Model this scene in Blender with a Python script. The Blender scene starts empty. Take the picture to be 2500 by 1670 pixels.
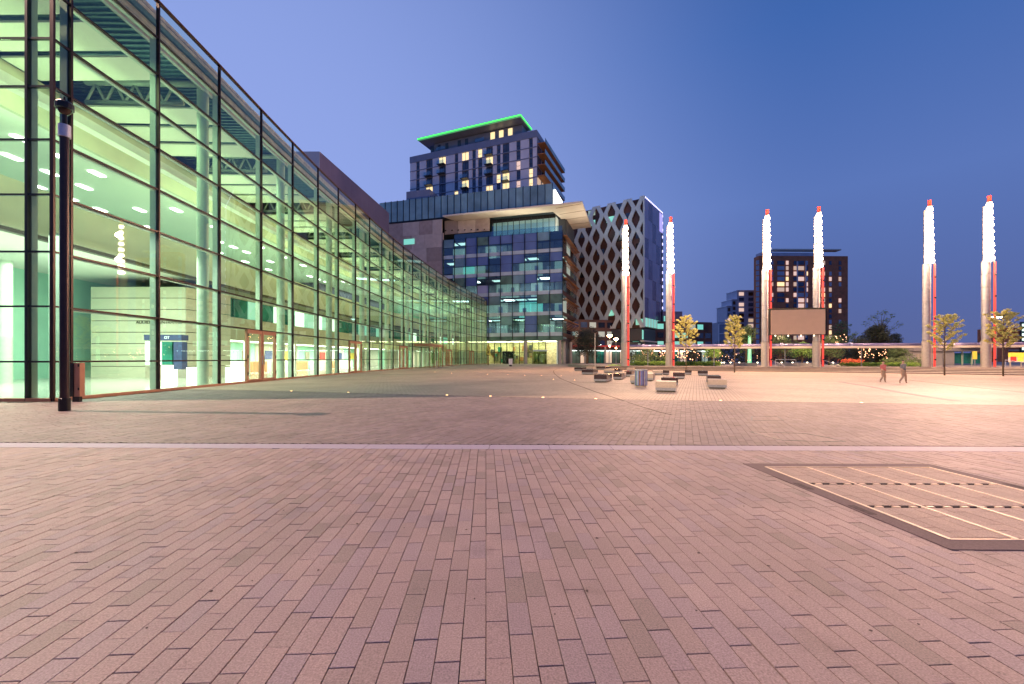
import bpy, math, random
from mathutils import Vector, Matrix
R = random.Random(7)
sc = bpy.context.scene
COL = sc.collection
F, CX, HY, H = 1060.0, 1250.0, 875.0, 1.3      # focal length and principal point in photo pixels, eye height

# ------------------------------------------------------------------ camera
cam = bpy.data.cameras.new('camera'); camo = bpy.data.objects.new('camera', cam); COL.objects.link(camo)
camo.location = (0, 0, H); camo.rotation_euler = (math.radians(90), 0, 0)
cam.sensor_width = 36; cam.lens = F/2500*36; cam.shift_y = (HY-835)/2500
cam.clip_start = .05; cam.clip_end = 3000
sc.camera = camo
# ------------------------------------------------------------------ sky (blue hour, afterglow low on the left)
w = bpy.data.worlds.new('World'); sc.world = w; w.use_nodes = True
nt = w.node_tree; nt.nodes.clear()
def N(t, **k):
    n = nt.nodes.new(t)
    for a, b in k.items(): setattr(n, a, b)
    return n
def vm(op, a, b):
    n = N('ShaderNodeVectorMath', operation=op); nt.links.new(a, n.inputs[0]); n.inputs[1].default_value = b; return n
tc = N('ShaderNodeTexCoord'); nrm = N('ShaderNodeVectorMath', operation='NORMALIZE'); nt.links.new(tc.outputs['Generated'], nrm.inputs[0])
sep = N('ShaderNodeSeparateXYZ'); nt.links.new(nrm.outputs[0], sep.inputs[0])
ramp = N('ShaderNodeValToRGB'); nt.links.new(sep.outputs[2], ramp.inputs[0])
cr = ramp.color_ramp
cr.elements[0].position = 0.0; cr.elements[0].color = (.105, .135, .33, 1)
cr.elements[1].position = 1.0; cr.elements[1].color = (.018, .065, .27, 1)
for p, c in ((.10, (.098, .145, .38)), (.30, (.105, .185, .49)), (.55, (.052, .138, .43))):
    e = cr.elements.new(p); e.color = (*c, 1)
gd = Vector((-.75, 1, .12)).normalized()
dot = N('ShaderNodeVectorMath', operation='DOT_PRODUCT'); nt.links.new(nrm.outputs[0], dot.inputs[0]); dot.inputs[1].default_value = gd
mr = N('ShaderNodeMapRange', interpolation_type='SMOOTHSTEP'); nt.links.new(dot.outputs['Value'], mr.inputs[0])
mr.inputs[1].default_value = .30; mr.inputs[2].default_value = 1.05; mr.inputs[3].default_value = 0; mr.inputs[4].default_value = .95
mx = N('ShaderNodeMix', data_type='RGBA'); nt.links.new(mr.outputs[0], mx.inputs[0]); nt.links.new(ramp.outputs[0], mx.inputs[6]); mx.inputs[7].default_value = (.31, .41, .84, 1)
bg = N('ShaderNodeBackground'); nt.links.new(mx.outputs[2], bg.inputs[0]); bg.inputs[1].default_value = 1.0
out = N('ShaderNodeOutputWorld'); nt.links.new(bg.outputs[0], out.inputs[0])
sc.view_settings.view_transform = 'Standard'; sc.view_settings.look = 'None'
sc.view_settings.exposure = 0; sc.view_settings.gamma = 1; sc.view_settings.use_curve_mapping = False
cy = sc.cycles
cy.use_denoising = True
try: cy.denoiser = 'OPENIMAGEDENOISE'
except Exception: pass
cy.max_bounces = 5; cy.diffuse_bounces = 3; cy.glossy_bounces = 3; cy.transmission_bounces = 4; cy.transparent_max_bounces = 24
cy.sample_clamp_indirect = 3.0; cy.caustics_reflective = False; cy.caustics_refractive = False
# ------------------------------------------------------------------ materials
def mat(name, col, rough=.6, metal=0, var=.15, scale=6, bump=.0, coat=0, emis=None, es=0, spec=.5, var2=None, stretch=None):
    m = bpy.data.materials.new(name); m.use_nodes = True
    t = m.node_tree; b = t.nodes['Principled BSDF']
    b.inputs['Roughness'].default_value = rough; b.inputs['Metallic'].default_value = metal
    b.inputs['Specular IOR Level'].default_value = spec
    if coat: b.inputs['Coat Weight'].default_value = coat; b.inputs['Coat Roughness'].default_value = .08
    if emis: b.inputs['Emission Color'].default_value = (*emis, 1); b.inputs['Emission Strength'].default_value = es
    g = t.nodes.new('ShaderNodeNewGeometry')
    mp = t.nodes.new('ShaderNodeMapping'); t.links.new(g.outputs['Position'], mp.inputs[0])
    if stretch: mp.inputs['Scale'].default_value = stretch
    n = t.nodes.new('ShaderNodeTexNoise'); n.inputs['Scale'].default_value = scale; n.inputs['Detail'].default_value = 4
    t.links.new(mp.outputs[0], n.inputs['Vector'])
    r = t.nodes.new('ShaderNodeMapRange'); t.links.new(n.outputs['Fac'], r.inputs[0])
    r.inputs[1].default_value = .3; r.inputs[2].default_value = .7; r.inputs[3].default_value = 1-var; r.inputs[4].default_value = 1+var
    mu = t.nodes.new('ShaderNodeVectorMath'); mu.operation = 'SCALE'; mu.inputs[0].default_value = col; t.links.new(r.outputs[0], mu.inputs['Scale'])
    last = mu.outputs[0]
    if var2:
        n2 = t.nodes.new('ShaderNodeTexNoise'); n2.inputs['Scale'].default_value = var2[0]; t.links.new(g.outputs['Position'], n2.inputs['Vector']); n2.inputs['Detail'].default_value = 3
        r2 = t.nodes.new('ShaderNodeMapRange'); t.links.new(n2.outputs['Fac'], r2.inputs[0])
        r2.inputs[1].default_value = .3; r2.inputs[2].default_value = .7; r2.inputs[3].default_value = 1-var2[1]; r2.inputs[4].default_value = 1+var2[1]
        m2 = t.nodes.new('ShaderNodeVectorMath'); m2.operation = 'SCALE'; t.links.new(last, m2.inputs[0]); t.links.new(r2.outputs[0], m2.inputs['Scale']); last = m2.outputs[0]
    t.links.new(last, b.inputs['Base Color'])
    if bump:
        bp = t.nodes.new('ShaderNodeBump'); bp.inputs['Strength'].default_value = bump; bp.inputs['Distance'].default_value = .004
        t.links.new(n.outputs['Fac'], bp.inputs['Height']); t.links.new(bp.outputs[0], b.inputs['Normal'])
    return m
def glow(name, col, s):
    m = bpy.data.materials.new(name); m.use_nodes = True; t = m.node_tree
    b = t.nodes['Principled BSDF']; b.inputs['Base Color'].default_value = (.6, .6, .6, 1)
    b.inputs['Emission Color'].default_value = (*col, 1); b.inputs['Emission Strength'].default_value = s
    return m
def glass(name, tint, refl=1.45, rough=.0, extra=0, rtint=(1, 1, 1)):
    m = bpy.data.materials.new(name); m.use_nodes = True; t = m.node_tree; t.nodes.clear()
    o = t.nodes.new('ShaderNodeOutputMaterial'); tr = t.nodes.new('ShaderNodeBsdfTransparent'); gl = t.nodes.new('ShaderNodeBsdfGlossy')
    tr.inputs[0].default_value = (*tint, 1); gl.inputs['Roughness'].default_value = rough; gl.inputs[0].default_value = (*rtint, 1)
    g = t.nodes.new('ShaderNodeNewGeometry'); dt = t.nodes.new('ShaderNodeVectorMath'); dt.operation = 'DOT_PRODUCT'
    t.links.new(g.outputs['Normal'], dt.inputs[0]); t.links.new(g.outputs['Incoming'], dt.inputs[1])
    def mth(op, a, b=None):
        n = t.nodes.new('ShaderNodeMath'); n.operation = op
        for i, q in enumerate((a, b)):
            if q is None: continue
            if isinstance(q, (int, float)): n.inputs[i].default_value = q
            else: t.links.new(q, n.inputs[i])
        return n.outputs[0]
    f0 = ((refl-1)/(refl+1))**2
    p5 = mth('POWER', mth('SUBTRACT', 1.0, mth('ABSOLUTE', dt.outputs['Value'])), 5.0)
    ad = mth('ADD', mth('MULTIPLY', p5, (1-f0)*.7), f0+extra)
    mi = t.nodes.new('ShaderNodeMixShader'); t.links.new(ad, mi.inputs[0]); t.links.new(tr.outputs[0], mi.inputs[1]); t.links.new(gl.outputs[0], mi.inputs[2])
    t.links.new(mi.outputs[0], o.inputs[0]); return m
M = {}
M['frame_dark'] = mat('dark bronze frame', (.035, .018, .016), .35, .6, .2)
M['frame_black'] = mat('black frame', (.012, .014, .018), .4, .3)
M['fin'] = mat('pale green painted steel', (.50, .62, .50), .4, 0, .05)
M['door'] = mat('copper anodised door', (.42, .20, .12), .4, .35, .1)
M['cap'] = mat('copper roof cap', (.14, .06, .045), .4, .5)
M['pane'] = glass('foyer glass', (.92, .985, .91), 1.45, 0, .02)
M['pane2'] = glass('foyer corner glass', (.80, .87, .82), 1.5)
M['off_glass'] = glass('office glass', (.72, .84, .88), 1.55, 0, .06, (.8, .9, 1))
M['white_in'] = mat('white plaster', (.74, .76, .68), .7, 0, .03)
M['khaki'] = mat('painted gallery front', (.50, .50, .36), .7, 0, .05, 1.5)
M['teal'] = mat('mint painted wall', (.42, .80, .62), .6, 0, .05, 1)
M['deck'] = mat('ribbed roof deck', (.07, .15, .15), .6, .3, .2)
M['panel_in'] = mat('ceiling panel', (.74, .76, .64), .7, 0, .03)
M['floor_in'] = mat('polished foyer floor', (.55, .56, .50), .12, 0, .08, 3)
M['ledge'] = mat('dark ledge', (.10, .09, .05), .6)
M['clad'] = mat('cream cladding panel', (.66, .64, .50), .5, 0, .04, 2)
M['green_gl'] = mat('green tinted window', (.03, .22, .17), .15, 0, .5, .8)
M['grey_fascia'] = mat('ribbed grey fascia', (.46, .41, .32), .5, .2, .2, 3)
M['black'] = mat('black painted metal', (.015, .013, .014), .35, .4, .2)
M['white_metal'] = mat('pale metal', (.55, .55, .62), .4, .4, .1)
M['steel'] = mat('brushed steel cladding', (.36, .37, .40), .48, .5, .12, 3)
M['stonegrey'] = mat('grey mast base', (.40, .38, .35), .55, .1, .1)
M['red_lit'] = mat('red light strip', (.3, .02, .02), .5, emis=(1, .07, .05), es=.85)
M['pinkmet'] = mat('pinkish lit channel', (.45, .25, .22), .4, .4)
M['lamp'] = glow('flood lamp', (1, .84, .66), 14)
M['lampshell'] = mat('lamp housing', (.3, .28, .26), .4, .7)
M['beige_stone'] = mat('beige bench stone', (.50, .39, .30), .45, 0, .12, 25, .2)
M['dark_stone'] = mat('polished dark bench stone', (.055, .035, .035), .18, 0, .3, 25)
M['band_stone'] = mat('grey bench plinth', (.30, .29, .30), .3, 0, .15, 20)
M['joint'] = mat('dark joint sand', (.11, .075, .062), .95, 0, .3, 30)
pav = []
for k, c in enumerate(((.365, .262, .230), (.345, .250, .214), (.39, .285, .248), (.345, .255, .242), (.30, .225, .188), (.38, .27, .232))):
    pav.append(mat('granite paver %s' % 'abcdef'[k], c, .62, 0, .30, 120, .6, 0, None, 0, .5, (1.3, .09)))
dpav = []
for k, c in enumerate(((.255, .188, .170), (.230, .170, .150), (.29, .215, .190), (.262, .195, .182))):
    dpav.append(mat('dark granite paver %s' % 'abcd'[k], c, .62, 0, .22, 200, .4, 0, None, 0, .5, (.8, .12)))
for m_ in pav+dpav:
    t = m_.node_tree; b = t.nodes['Principled BSDF']; src = b.inputs['Base Color'].links[0].from_socket
    g = t.nodes.new('ShaderNodeNewGeometry')
    for sc_, lo, hi, dk in ((2.3, .60, .72, .80), (17, .70, .74, .70), (.7, .5, .75, .86)):
        n = t.nodes.new('ShaderNodeTexNoise'); n.inputs['Scale'].default_value = sc_; n.inputs['Detail'].default_value = 5; t.links.new(g.outputs['Position'], n.inputs['Vector'])
        r = t.nodes.new('ShaderNodeMapRange'); t.links.new(n.outputs['Fac'], r.inputs[0]); r.inputs[1].default_value = lo; r.inputs[2].default_value = hi; r.inputs[3].default_value = 1; r.inputs[4].default_value = dk
        mu = t.nodes.new('ShaderNodeVectorMath'); mu.operation = 'SCALE'; t.links.new(src, mu.inputs[0]); t.links.new(r.outputs[0], mu.inputs['Scale']); src = mu.outputs[0]
    t.links.new(src, b.inputs['Base Color'])
M['band'] = mat('pale kerb band', (.40, .34, .40), .6, 0, .1, 60, .2)
M['coverframe'] = mat('dark asphalt collar', (.17, .11, .10), .8, 0, .2, 80, .4)
M['inset_a'] = mat('tan inset paver', (.40, .285, .215), .65, 0, .3, 120, .5); M['inset_b'] = mat('brown inset paver', (.36, .255, .195), .65, 0, .3, 120, .5)
M['brass'] = mat('worn brass edging', (.85, .66, .46), .5, .2, .1, 20)
M['step'] = mat('granite step', (.30, .25, .21), .7, 0, .15, 4, .2)
M['step_edge'] = mat('dark step riser', (.12, .09, .075), .8, 0, .2, 4)
M['terrace'] = mat('terrace paving', (.34, .29, .25), .75, 0, .12, 2)
M['bark'] = mat('tree bark', (.12, .085, .055), .9, 0, .3, 20, .5)
M['leaf_gold'] = mat('young yellow green leaf', (.66, .62, .15), .6, 0, .35, 5)
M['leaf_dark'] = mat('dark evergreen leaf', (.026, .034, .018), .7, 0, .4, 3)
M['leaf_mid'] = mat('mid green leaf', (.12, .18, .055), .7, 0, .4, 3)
M['leaf_lit'] = mat('leaf with green light in colour', (.24, .42, .08), .6, 0, .4, 3)  # green uplight on trees and planting is put into the leaf colour
M['grass'] = mat('clipped grass', (.17, .30, .04), .8, 0, .4, 6)
M['red_plant'] = mat('red bedding plant', (.42, .07, .02), .7, 0, .4, 6)
M['brown'] = mat('rust brown cladding', (.085, .036, .022), .35, .1, .55, .35)
M['lattice'] = mat('pale lattice cladding', (.62, .73, .74), .45, .2, .06, 2)
M['bluepanel'] = mat('blue grey cladding', (.26, .28, .44), .35, .3, .12, .4)
M['studio'] = mat('dark purple cladding', (.15, .13, .23), .5, .2, .08, .5)
M['studio_pale'] = mat('pale studio cladding', (.55, .60, .66), .5, .2, .05)
M['strip'] = mat('teal grey glass cladding', (.20, .33, .36), .22, .3, .3, .25)
M['strip2'] = mat('lighter teal glass cladding', (.26, .42, .43), .2, .3, .25, .3)
M['stone_a'] = mat('brown stone panel', (.42, .345, .32), .8, 0, .12, 1)
M['stone_b'] = mat('light stone panel', (.56, .50, .46), .8, 0, .1, 1)
M['stone_c'] = mat('dark stone panel', (.35, .30, .28), .8, 0, .1, 1)
M['canopy'] = mat('cream canopy', (.80, .72, .60), .6, 0, .08, .3)
M['slab'] = mat('dark storey slab', (.05, .06, .075), .5)
M['spandrel'] = mat('pale spandrel', (.52, .64, .70), .35, .1, .12, .5)
M['blind'] = mat('blue blind behind glass', (.12, .19, .44), .2, 0, .15, .3)
M['blind2'] = mat('lilac blind behind glass', (.33, .38, .58), .3, 0, .12, .3)
M['darkroom'] = mat('dark pane', (.012, .016, .022), .1, 0, .3)
M['greenroom'] = mat('dim green pane', (.11, .20, .16), .2, 0, .3, .5)
M['orange_lou'] = mat('orange toned finish', (.42, .20, .09), .6, 0, .2)  # orange light on louvres and balconies is put into this colour
M['apt_white'] = mat('white render panel', (.86, .86, .92), .6, 0, .05, .6)
M['apt_blue'] = mat('slate blue render', (.27, .31, .42), .5, .1, .08, .6)
M['apt_win'] = mat('dark window', (.06, .10, .18), .12, 0, .3, .6)
M['brick'] = mat('red brick', (.62, .20, .095), .9, 0, .2, .6)
M['pale_build'] = mat('pale render', (.52, .54, .66), .7, 0, .06, .5)
M['green_edge'] = glow('green roof edge', (.03, 1, .05), 2.2)
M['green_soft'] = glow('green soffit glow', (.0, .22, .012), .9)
M['win_warm'] = glow('warm lit window', (1, .72, .32), 1.3)
M['win_warm2'] = glow('dim warm lit window', (.9, .6, .36), .6)
M['win_white'] = glow('cool lit window', (.75, 1, .85), 1.6)
M['win_teal'] = glow('teal lit room', (.12, .62, .45), .95)
M['win_dim'] = glow('dim green lit room', (.20, .32, .25), .75)
M['win_pink'] = glow('peach lit window', (1, .66, .5), .8)
M['strip_white'] = glow('white lit strip', (.85, 1, .92), 5)
M['ceil_light'] = glow('ceiling light', (.9, 1, .92), 9)
M['lobby'] = glow('glowing lobby ceiling', (1, .95, .60), 7)
M['sign_white'] = glow('white lit sign', (.95, 1, 1), 3)
M['blue_led'] = glow('lilac led', (.6, .55, 1), 3.5)
M['street'] = glow('sodium street lamp', (1, .50, .20), 90)
M['fairy'] = glow('fairy light', (1, .42, .18), 4)
M['fairyw'] = glow('white bollard light', (1, .85, .6), 8)
M['trunk_glow'] = glow('trunk glow as if uplit green', (.0, .8, .3), .8)  # bark itself glows in place of green uplighting
M['screen'] = mat('blank screen face', (.58, .42, .30), .55, 0, .03, 2)
M['yellow'] = mat('yellow sign board', (.75, .60, .06), .5, emis=(.9, .75, .1), es=.35)
M['redsign'] = mat('red poster', (.6, .05, .04), .5)
M['blue_sign'] = mat('blue header', (.06, .08, .20), .5)
M['concrete'] = mat('pale concrete', (.36, .34, .32), .8, 0, .1, 1)
M['skin'] = mat('skin', (.45, .28, .2), .6); M['grey_cloth'] = mat('grey cloth', (.16, .15, .17), .9); M['pink_cloth'] = mat('red cloth', (.45, .12, .12), .9)
M['jeans'] = mat('tan trousers', (.34, .24, .18), .9); M['hair'] = mat('dark hair', (.03, .02, .015), .7)
M['yellow_tree'] = M['leaf_gold']
# ------------------------------------------------------------------ building helpers
class Fr:
    """frame along a facade: s along d, n away from the plaza, z up"""
    def __init__(s, o, d, n=None):
        s.o = Vector((o[0], o[1])); s.d = Vector((d[0], d[1])).normalized()
        nn = Vector((-s.d.y, s.d.x))
        if n is None:
            if nn.dot(s.o) < 0: nn = -nn
        elif nn.dot(Vector(n)) < 0: nn = -nn
        s.n = nn
    def p(s, a, n, z=0):
        q = s.o + s.d*a + s.n*n; return Vector((q.x, q.y, z))
    def s_of(s, px, n=0):
        k = (px-CX)/F; o = s.o + s.n*n
        return (k*o.y-o.x)/(s.d.x-k*s.d.y)
    def z_of(s, px, py, n=0):
        a = s.s_of(px, n); return H+(HY-py)/F*s.p(a, n).y
W0 = Fr((0, 0), (1, 0), (0, 1))
def G(px, py, z=0):
    Y = F*(H-z)/(py-HY); return Vector(((px-CX)/F*Y, Y, z))
def X(px, Y): return (px-CX)/F*Y
def Z(py, Y): return H+(HY-py)/F*Y
class MB:
    def __init__(s): s.v = []; s.f = []; s.mi = []; s.k = 0
    def box(s, fr, a0, a1, n0, n1, z0, z1):
        b = len(s.v)
        for z in (z0, z1):
            for a, n in ((a0, n0), (a1, n0), (a1, n1), (a0, n1)): s.v.append(tuple(fr.p(a, n, z)))
        for q in ((0, 3, 2, 1), (4, 5, 6, 7), (0, 1, 5, 4), (1, 2, 6, 5), (2, 3, 7, 6), (3, 0, 4, 7)): s.f.append(tuple(b+i for i in q)); s.mi.append(s.k)
        return s
    def quad(s, *ps):
        b = len(s.v); s.v += [tuple(p) for p in ps]; s.f.append(tuple(range(b, b+len(ps)))); s.mi.append(s.k); return s
    def tube(s, p0, p1, r0, r1=None, n=8, cap=True):
        r1 = r0 if r1 is None else r1
        p0 = Vector(p0); p1 = Vector(p1); d = (p1-p0).normalized()
        u = d.orthogonal().normalized(); v = d.cross(u); b = len(s.v)
        for p, r in ((p0, r0), (p1, r1)):
            for i in range(n):
                a = 2*math.pi*i/n; s.v.append(tuple(p+u*math.cos(a)*r+v*math.sin(a)*r))
        for i in range(n):
            j = (i+1) % n; s.f.append((b+i, b+j, b+n+j, b+n+i)); s.mi.append(s.k)
        if cap: s.f.append(tuple(b+i for i in range(n))[::-1]); s.f.append(tuple(b+n+i for i in range(n))); s.mi += [s.k, s.k]
        return s
    def lathe(s, c, prof, n=16):
        b = len(s.v); c = Vector(c)
        for r, z in prof:
            for i in range(n):
                a = 2*math.pi*i/n; s.v.append((c.x+math.cos(a)*r, c.y+math.sin(a)*r, c.z+z))
        for k in range(len(prof)-1):
            for i in range(n):
                j = (i+1) % n; s.f.append((b+k*n+i, b+k*n+j, b+(k+1)*n+j, b+(k+1)*n+i)); s.mi.append(s.k)
        return s
    def prism(s, pts, z0, z1):
        b = len(s.v); n = len(pts)
        ar = sum(pts[i][0]*pts[(i+1) % n][1]-pts[(i+1) % n][0]*pts[i][1] for i in range(n))
        if ar < 0: pts = pts[::-1]
        s.v += [(p[0], p[1], z0) for p in pts]+[(p[0], p[1], z1) for p in pts]
        s.f.append(tuple(range(b, b+n))[::-1]); s.f.append(tuple(range(b+n, b+2*n))); s.mi += [s.k, s.k]
        for i in range(n):
            j = (i+1) % n; s.f.append((b+i, b+j, b+n+j, b+n+i)); s.mi.append(s.k)
        return s
    def build(s, name, m, parent=None, smooth=False, stuff=False, bevel=0):
        me = bpy.data.meshes.new(name); me.from_pydata(s.v, [], s.f)
        ms = m if isinstance(m, list) else [m]
        for q in ms: me.materials.append(q)
        if len(ms) > 1: me.polygons.foreach_set('material_index', s.mi)
        if smooth: me.polygons.foreach_set('use_smooth', [True]*len(me.polygons))
        me.update()
        o = bpy.data.objects.new(name, me); COL.objects.link(o)
        if parent:
            o.parent = parent; o.matrix_parent_inverse = Matrix.Translation(-parent.location) if parent.type == 'EMPTY' else Matrix.Identity(4)
        if stuff: o['kind'] = 'stuff'
        if bevel:
            b = o.modifiers.new('b', 'BEVEL'); b.width = bevel; b.segments = 2; b.limit_method = 'ANGLE'
        return o
def tag(o, label, cat, group=None):
    o['label'] = label; o['category'] = cat
    if group: o['group'] = group
    return o
def thing(name, loc, label, cat, group=None):
    o = bpy.data.objects.new(name, None); COL.objects.link(o); o.location = loc; o.empty_display_size = .3
    return tag(o, label, cat, group)
def structure(o): o['kind'] = 'structure'; return o
def box(name, fr, dims, m, parent=None, **k): return MB().box(fr, *dims).build(name, m, parent, **k)
def copy_tree(root, loc, rz=None, label=None):
    c = root.copy(); COL.objects.link(c); c.location = loc
    if rz is not None: c.rotation_euler.z = rz
    if label: c['label'] = label
    for ch in list(root.children):
        d = ch.copy(); COL.objects.link(d); d.parent = c; d.matrix_parent_inverse = ch.matrix_parent_inverse.copy()
        for g in list(ch.children):
            e = g.copy(); COL.objects.link(e); e.parent = d; e.matrix_parent_inverse = g.matrix_parent_inverse.copy()
    return c
def area(name, loc, sx, sy, power, col, rot=(0, 0, 0), parent=None):
    l = bpy.data.lights.new(name, 'AREA'); l.shape = 'RECTANGLE'; l.size = sx; l.size_y = sy; l.energy = power; l.color = col
    o = bpy.data.objects.new(name, l); COL.objects.link(o); o.location = loc; o.rotation_euler = rot
    return o
def point(name, loc, power, col, r=.15):
    l = bpy.data.lights.new(name, 'POINT'); l.energy = power; l.color = col; l.shadow_soft_size = r
    o = bpy.data.objects.new(name, l); COL.objects.link(o); o.location = loc; return o
def text_mesh(name, s, size, m, loc, rot, parent=None, align='LEFT'):
    cu = bpy.data.curves.new(name, 'FONT'); cu.body = s; cu.size = size; cu.extrude = .008; cu.align_x = align
    t = bpy.data.objects.new(name, cu); COL.objects.link(t)
    dg = bpy.context.evaluated_depsgraph_get(); me = bpy.data.meshes.new_from_object(t.evaluated_get(dg))
    bpy.data.objects.remove(t)
    me.materials.clear(); me.materials.append(m)
    me.transform(Matrix.Translation(loc) @ rot)
    o = bpy.data.objects.new(name, me); COL.objects.link(o)
    if parent: o.parent = parent; o.matrix_parent_inverse = Matrix.Translation(-parent.location)
    return o

# ================================================================== GROUND
structure(MB().quad((-1500, -300, -.06), (1500, -300, -.06), (1500, 2500, -.06), (-1500, 2500, -.06)).build('ground', mat('dark far ground', (.06, .055, .05), .9, 0, .3, .05)))
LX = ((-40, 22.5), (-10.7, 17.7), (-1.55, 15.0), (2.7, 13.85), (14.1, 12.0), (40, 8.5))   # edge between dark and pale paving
def edge_y(x):
    for (x0, y0), (x1, y1) in zip(LX, LX[1:]):
        if x <= x1: return y0+(y1-y0)*(x-x0)/(x1-x0)
    return LX[-1][1]
def band_y(x): return 6.70-.020*(x+7.9)
plaza = structure(MB().quad((-40, -3, -.03), (45, -3, -.03), (45, 24, -.03), (-40, 24, -.03)).build('plaza', M['joint']))
# far pale paving: procedural courses
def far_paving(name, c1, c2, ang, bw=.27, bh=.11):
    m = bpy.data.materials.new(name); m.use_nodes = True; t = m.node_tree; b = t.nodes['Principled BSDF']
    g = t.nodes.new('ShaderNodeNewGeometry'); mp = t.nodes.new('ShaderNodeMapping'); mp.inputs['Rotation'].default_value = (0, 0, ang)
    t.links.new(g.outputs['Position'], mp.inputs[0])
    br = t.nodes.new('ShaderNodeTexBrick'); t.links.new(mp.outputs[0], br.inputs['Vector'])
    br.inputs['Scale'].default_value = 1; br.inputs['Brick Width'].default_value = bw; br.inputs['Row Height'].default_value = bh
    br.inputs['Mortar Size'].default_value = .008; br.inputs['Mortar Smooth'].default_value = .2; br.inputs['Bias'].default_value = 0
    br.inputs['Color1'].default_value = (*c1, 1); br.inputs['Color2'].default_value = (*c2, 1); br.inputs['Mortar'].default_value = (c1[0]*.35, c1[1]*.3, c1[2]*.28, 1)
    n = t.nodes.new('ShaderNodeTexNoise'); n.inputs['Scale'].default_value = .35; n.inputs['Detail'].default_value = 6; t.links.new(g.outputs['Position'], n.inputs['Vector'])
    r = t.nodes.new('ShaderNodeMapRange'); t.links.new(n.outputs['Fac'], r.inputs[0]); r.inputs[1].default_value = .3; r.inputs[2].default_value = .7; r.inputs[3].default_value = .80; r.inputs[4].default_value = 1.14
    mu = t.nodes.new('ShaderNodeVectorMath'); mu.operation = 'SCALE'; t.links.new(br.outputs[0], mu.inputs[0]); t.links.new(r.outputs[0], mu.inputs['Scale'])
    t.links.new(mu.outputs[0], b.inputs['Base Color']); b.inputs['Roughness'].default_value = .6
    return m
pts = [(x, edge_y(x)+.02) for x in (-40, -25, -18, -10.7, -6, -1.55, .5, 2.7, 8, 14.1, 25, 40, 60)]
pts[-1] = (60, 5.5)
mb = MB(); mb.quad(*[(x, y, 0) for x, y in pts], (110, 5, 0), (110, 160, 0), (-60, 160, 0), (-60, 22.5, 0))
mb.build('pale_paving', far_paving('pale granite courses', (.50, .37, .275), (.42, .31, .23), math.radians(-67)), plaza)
def ribbon(pts2, wd, z, name, m, parent, th=.012):
    mb = MB(); L = []; Rr = []
    for i, p in enumerate(pts2):
        a = Vector(pts2[max(i-1, 0)][:2]); b = Vector(pts2[min(i+1, len(pts2)-1)][:2]); d = (b-a).normalized(); n = Vector((-d.y, d.x))*wd/2
        q = Vector(p[:2]); L.append(q+n); Rr.append(q-n)
    for i in range(len(pts2)-1):
        c = [L[i], Rr[i], Rr[i+1], L[i+1]]
        mb.quad(*[(q.x, q.y, z) for q in c][::-1])
        mb.quad((L[i].x, L[i].y, z-th), (L[i+1].x, L[i+1].y, z-th), (L[i+1].x, L[i+1].y, z), (L[i].x, L[i].y, z))
        mb.quad((Rr[i].x, Rr[i].y, z), (Rr[i+1].x, Rr[i+1].y, z), (Rr[i+1].x, Rr[i+1].y, z-th), (Rr[i].x, Rr[i].y, z-th))
    return mb.build(name, m, parent)
# pale stone band: slabs laid end to end
xs = -20.0; k = 0
while xs < 21:
    ln = R.uniform(.86, .94); x1 = xs+ln-.008
    mb = MB(); a, b = band_y(xs), band_y(x1); h = R.uniform(-.001, .001)
    mb.prism([(xs, a-.33), (x1, b-.33), (x1, b-.01), (xs, a-.01)], -.03, h)
    mb.build('band_slab', M['band'], plaza); xs += ln
# ---- access cover (right foreground)
CA = math.radians(3.0)
cfr = Fr((2.85, 5.36), (math.cos(CA*.3), math.sin(CA*.3)), (0, 1)); cfr.n = Vector((.054, -1)).normalized(); cfr.d = Vector((1, -.01)).normalized()
CW, CL = 2.27, 2.42
def in_cover(x, y):
    q = Vector((x, y))-cfr.o; n = (q.y + .01*q.x)/cfr.n.y; s_ = q.x-n*cfr.n.x
    return .09 < s_ < CW-.09 and .09 < n < CL-.09
cover = thing('access_cover', (2.85, 5.36, 0), 'large ground access cover inset with pavers and brass strips in a dark collar', 'access cover')
f_ = .17
for nm, d in (('collar', (0, CW, 0, f_)), ('collar', (0, CW, CL-f_, CL)), ('collar', (0, f_, f_, CL-f_)), ('collar', (CW-f_, CW, f_, CL-f_))):
    box(nm, cfr, (*d, -.03, .004), M['coverframe'], cover)
iw, il = CW-2*f_, CL-2*f_
for c in range(5):
    a = f_+iw*c/4; box('brass_strip', cfr, (a-.012, a+.012, f_, CL-f_, -.03, .008), M['brass'], cover)
for r_ in range(4):
    n = f_+il*r_/3
    if r_ in (0, 3): box('brass_strip', cfr, (f_, CW-f_, n-.008, n+.008, -.03, .0065), M['brass'], cover)
    else:
        for j in range(26):
            a = f_+iw*j/26; box('hinge_tooth', cfr, (a+.004, a+iw/26-.012, n-.02+.012*(j % 2), n+.006+.012*(j % 2), -.03, .007), M['brass'] if j % 2 else M['joint'], cover)
for n in (f_+il/3, f_+2*il/3):
    for a in (-.005, CW-.005-.115): box('lift_slot', cfr, (a+.03, a+.09, n-.02, n+.20, -.01, .006), M['joint'], cover)
for c in range(4):
    for r_ in range(3):
        a0 = f_+iw*c/4+.014; a1 = f_+iw*(c+1)/4-.014; n0 = f_+il*r_/3+.03; n1 = f_+il*(r_+1)/3-.03
        mb = MB(); nc = 4; wd = (a1-a0)/nc
        for q in range(nc):
            t = n0-R.uniform(0, .2)
            while t < n1:
                e = min(t+.268, n1); s0 = max(t, n0)
                if e-s0 > .02: mb.k = R.randrange(3); mb.box(cfr, a0+q*wd+.002, a0+(q+1)*wd-.002, s0+.002, e-.003, -.03, R.uniform(.002, .004))
                t += .268
        mb.build('inset_panel', [M['inset_a'], M['inset_b'], M['inset_a']], cover)
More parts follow.
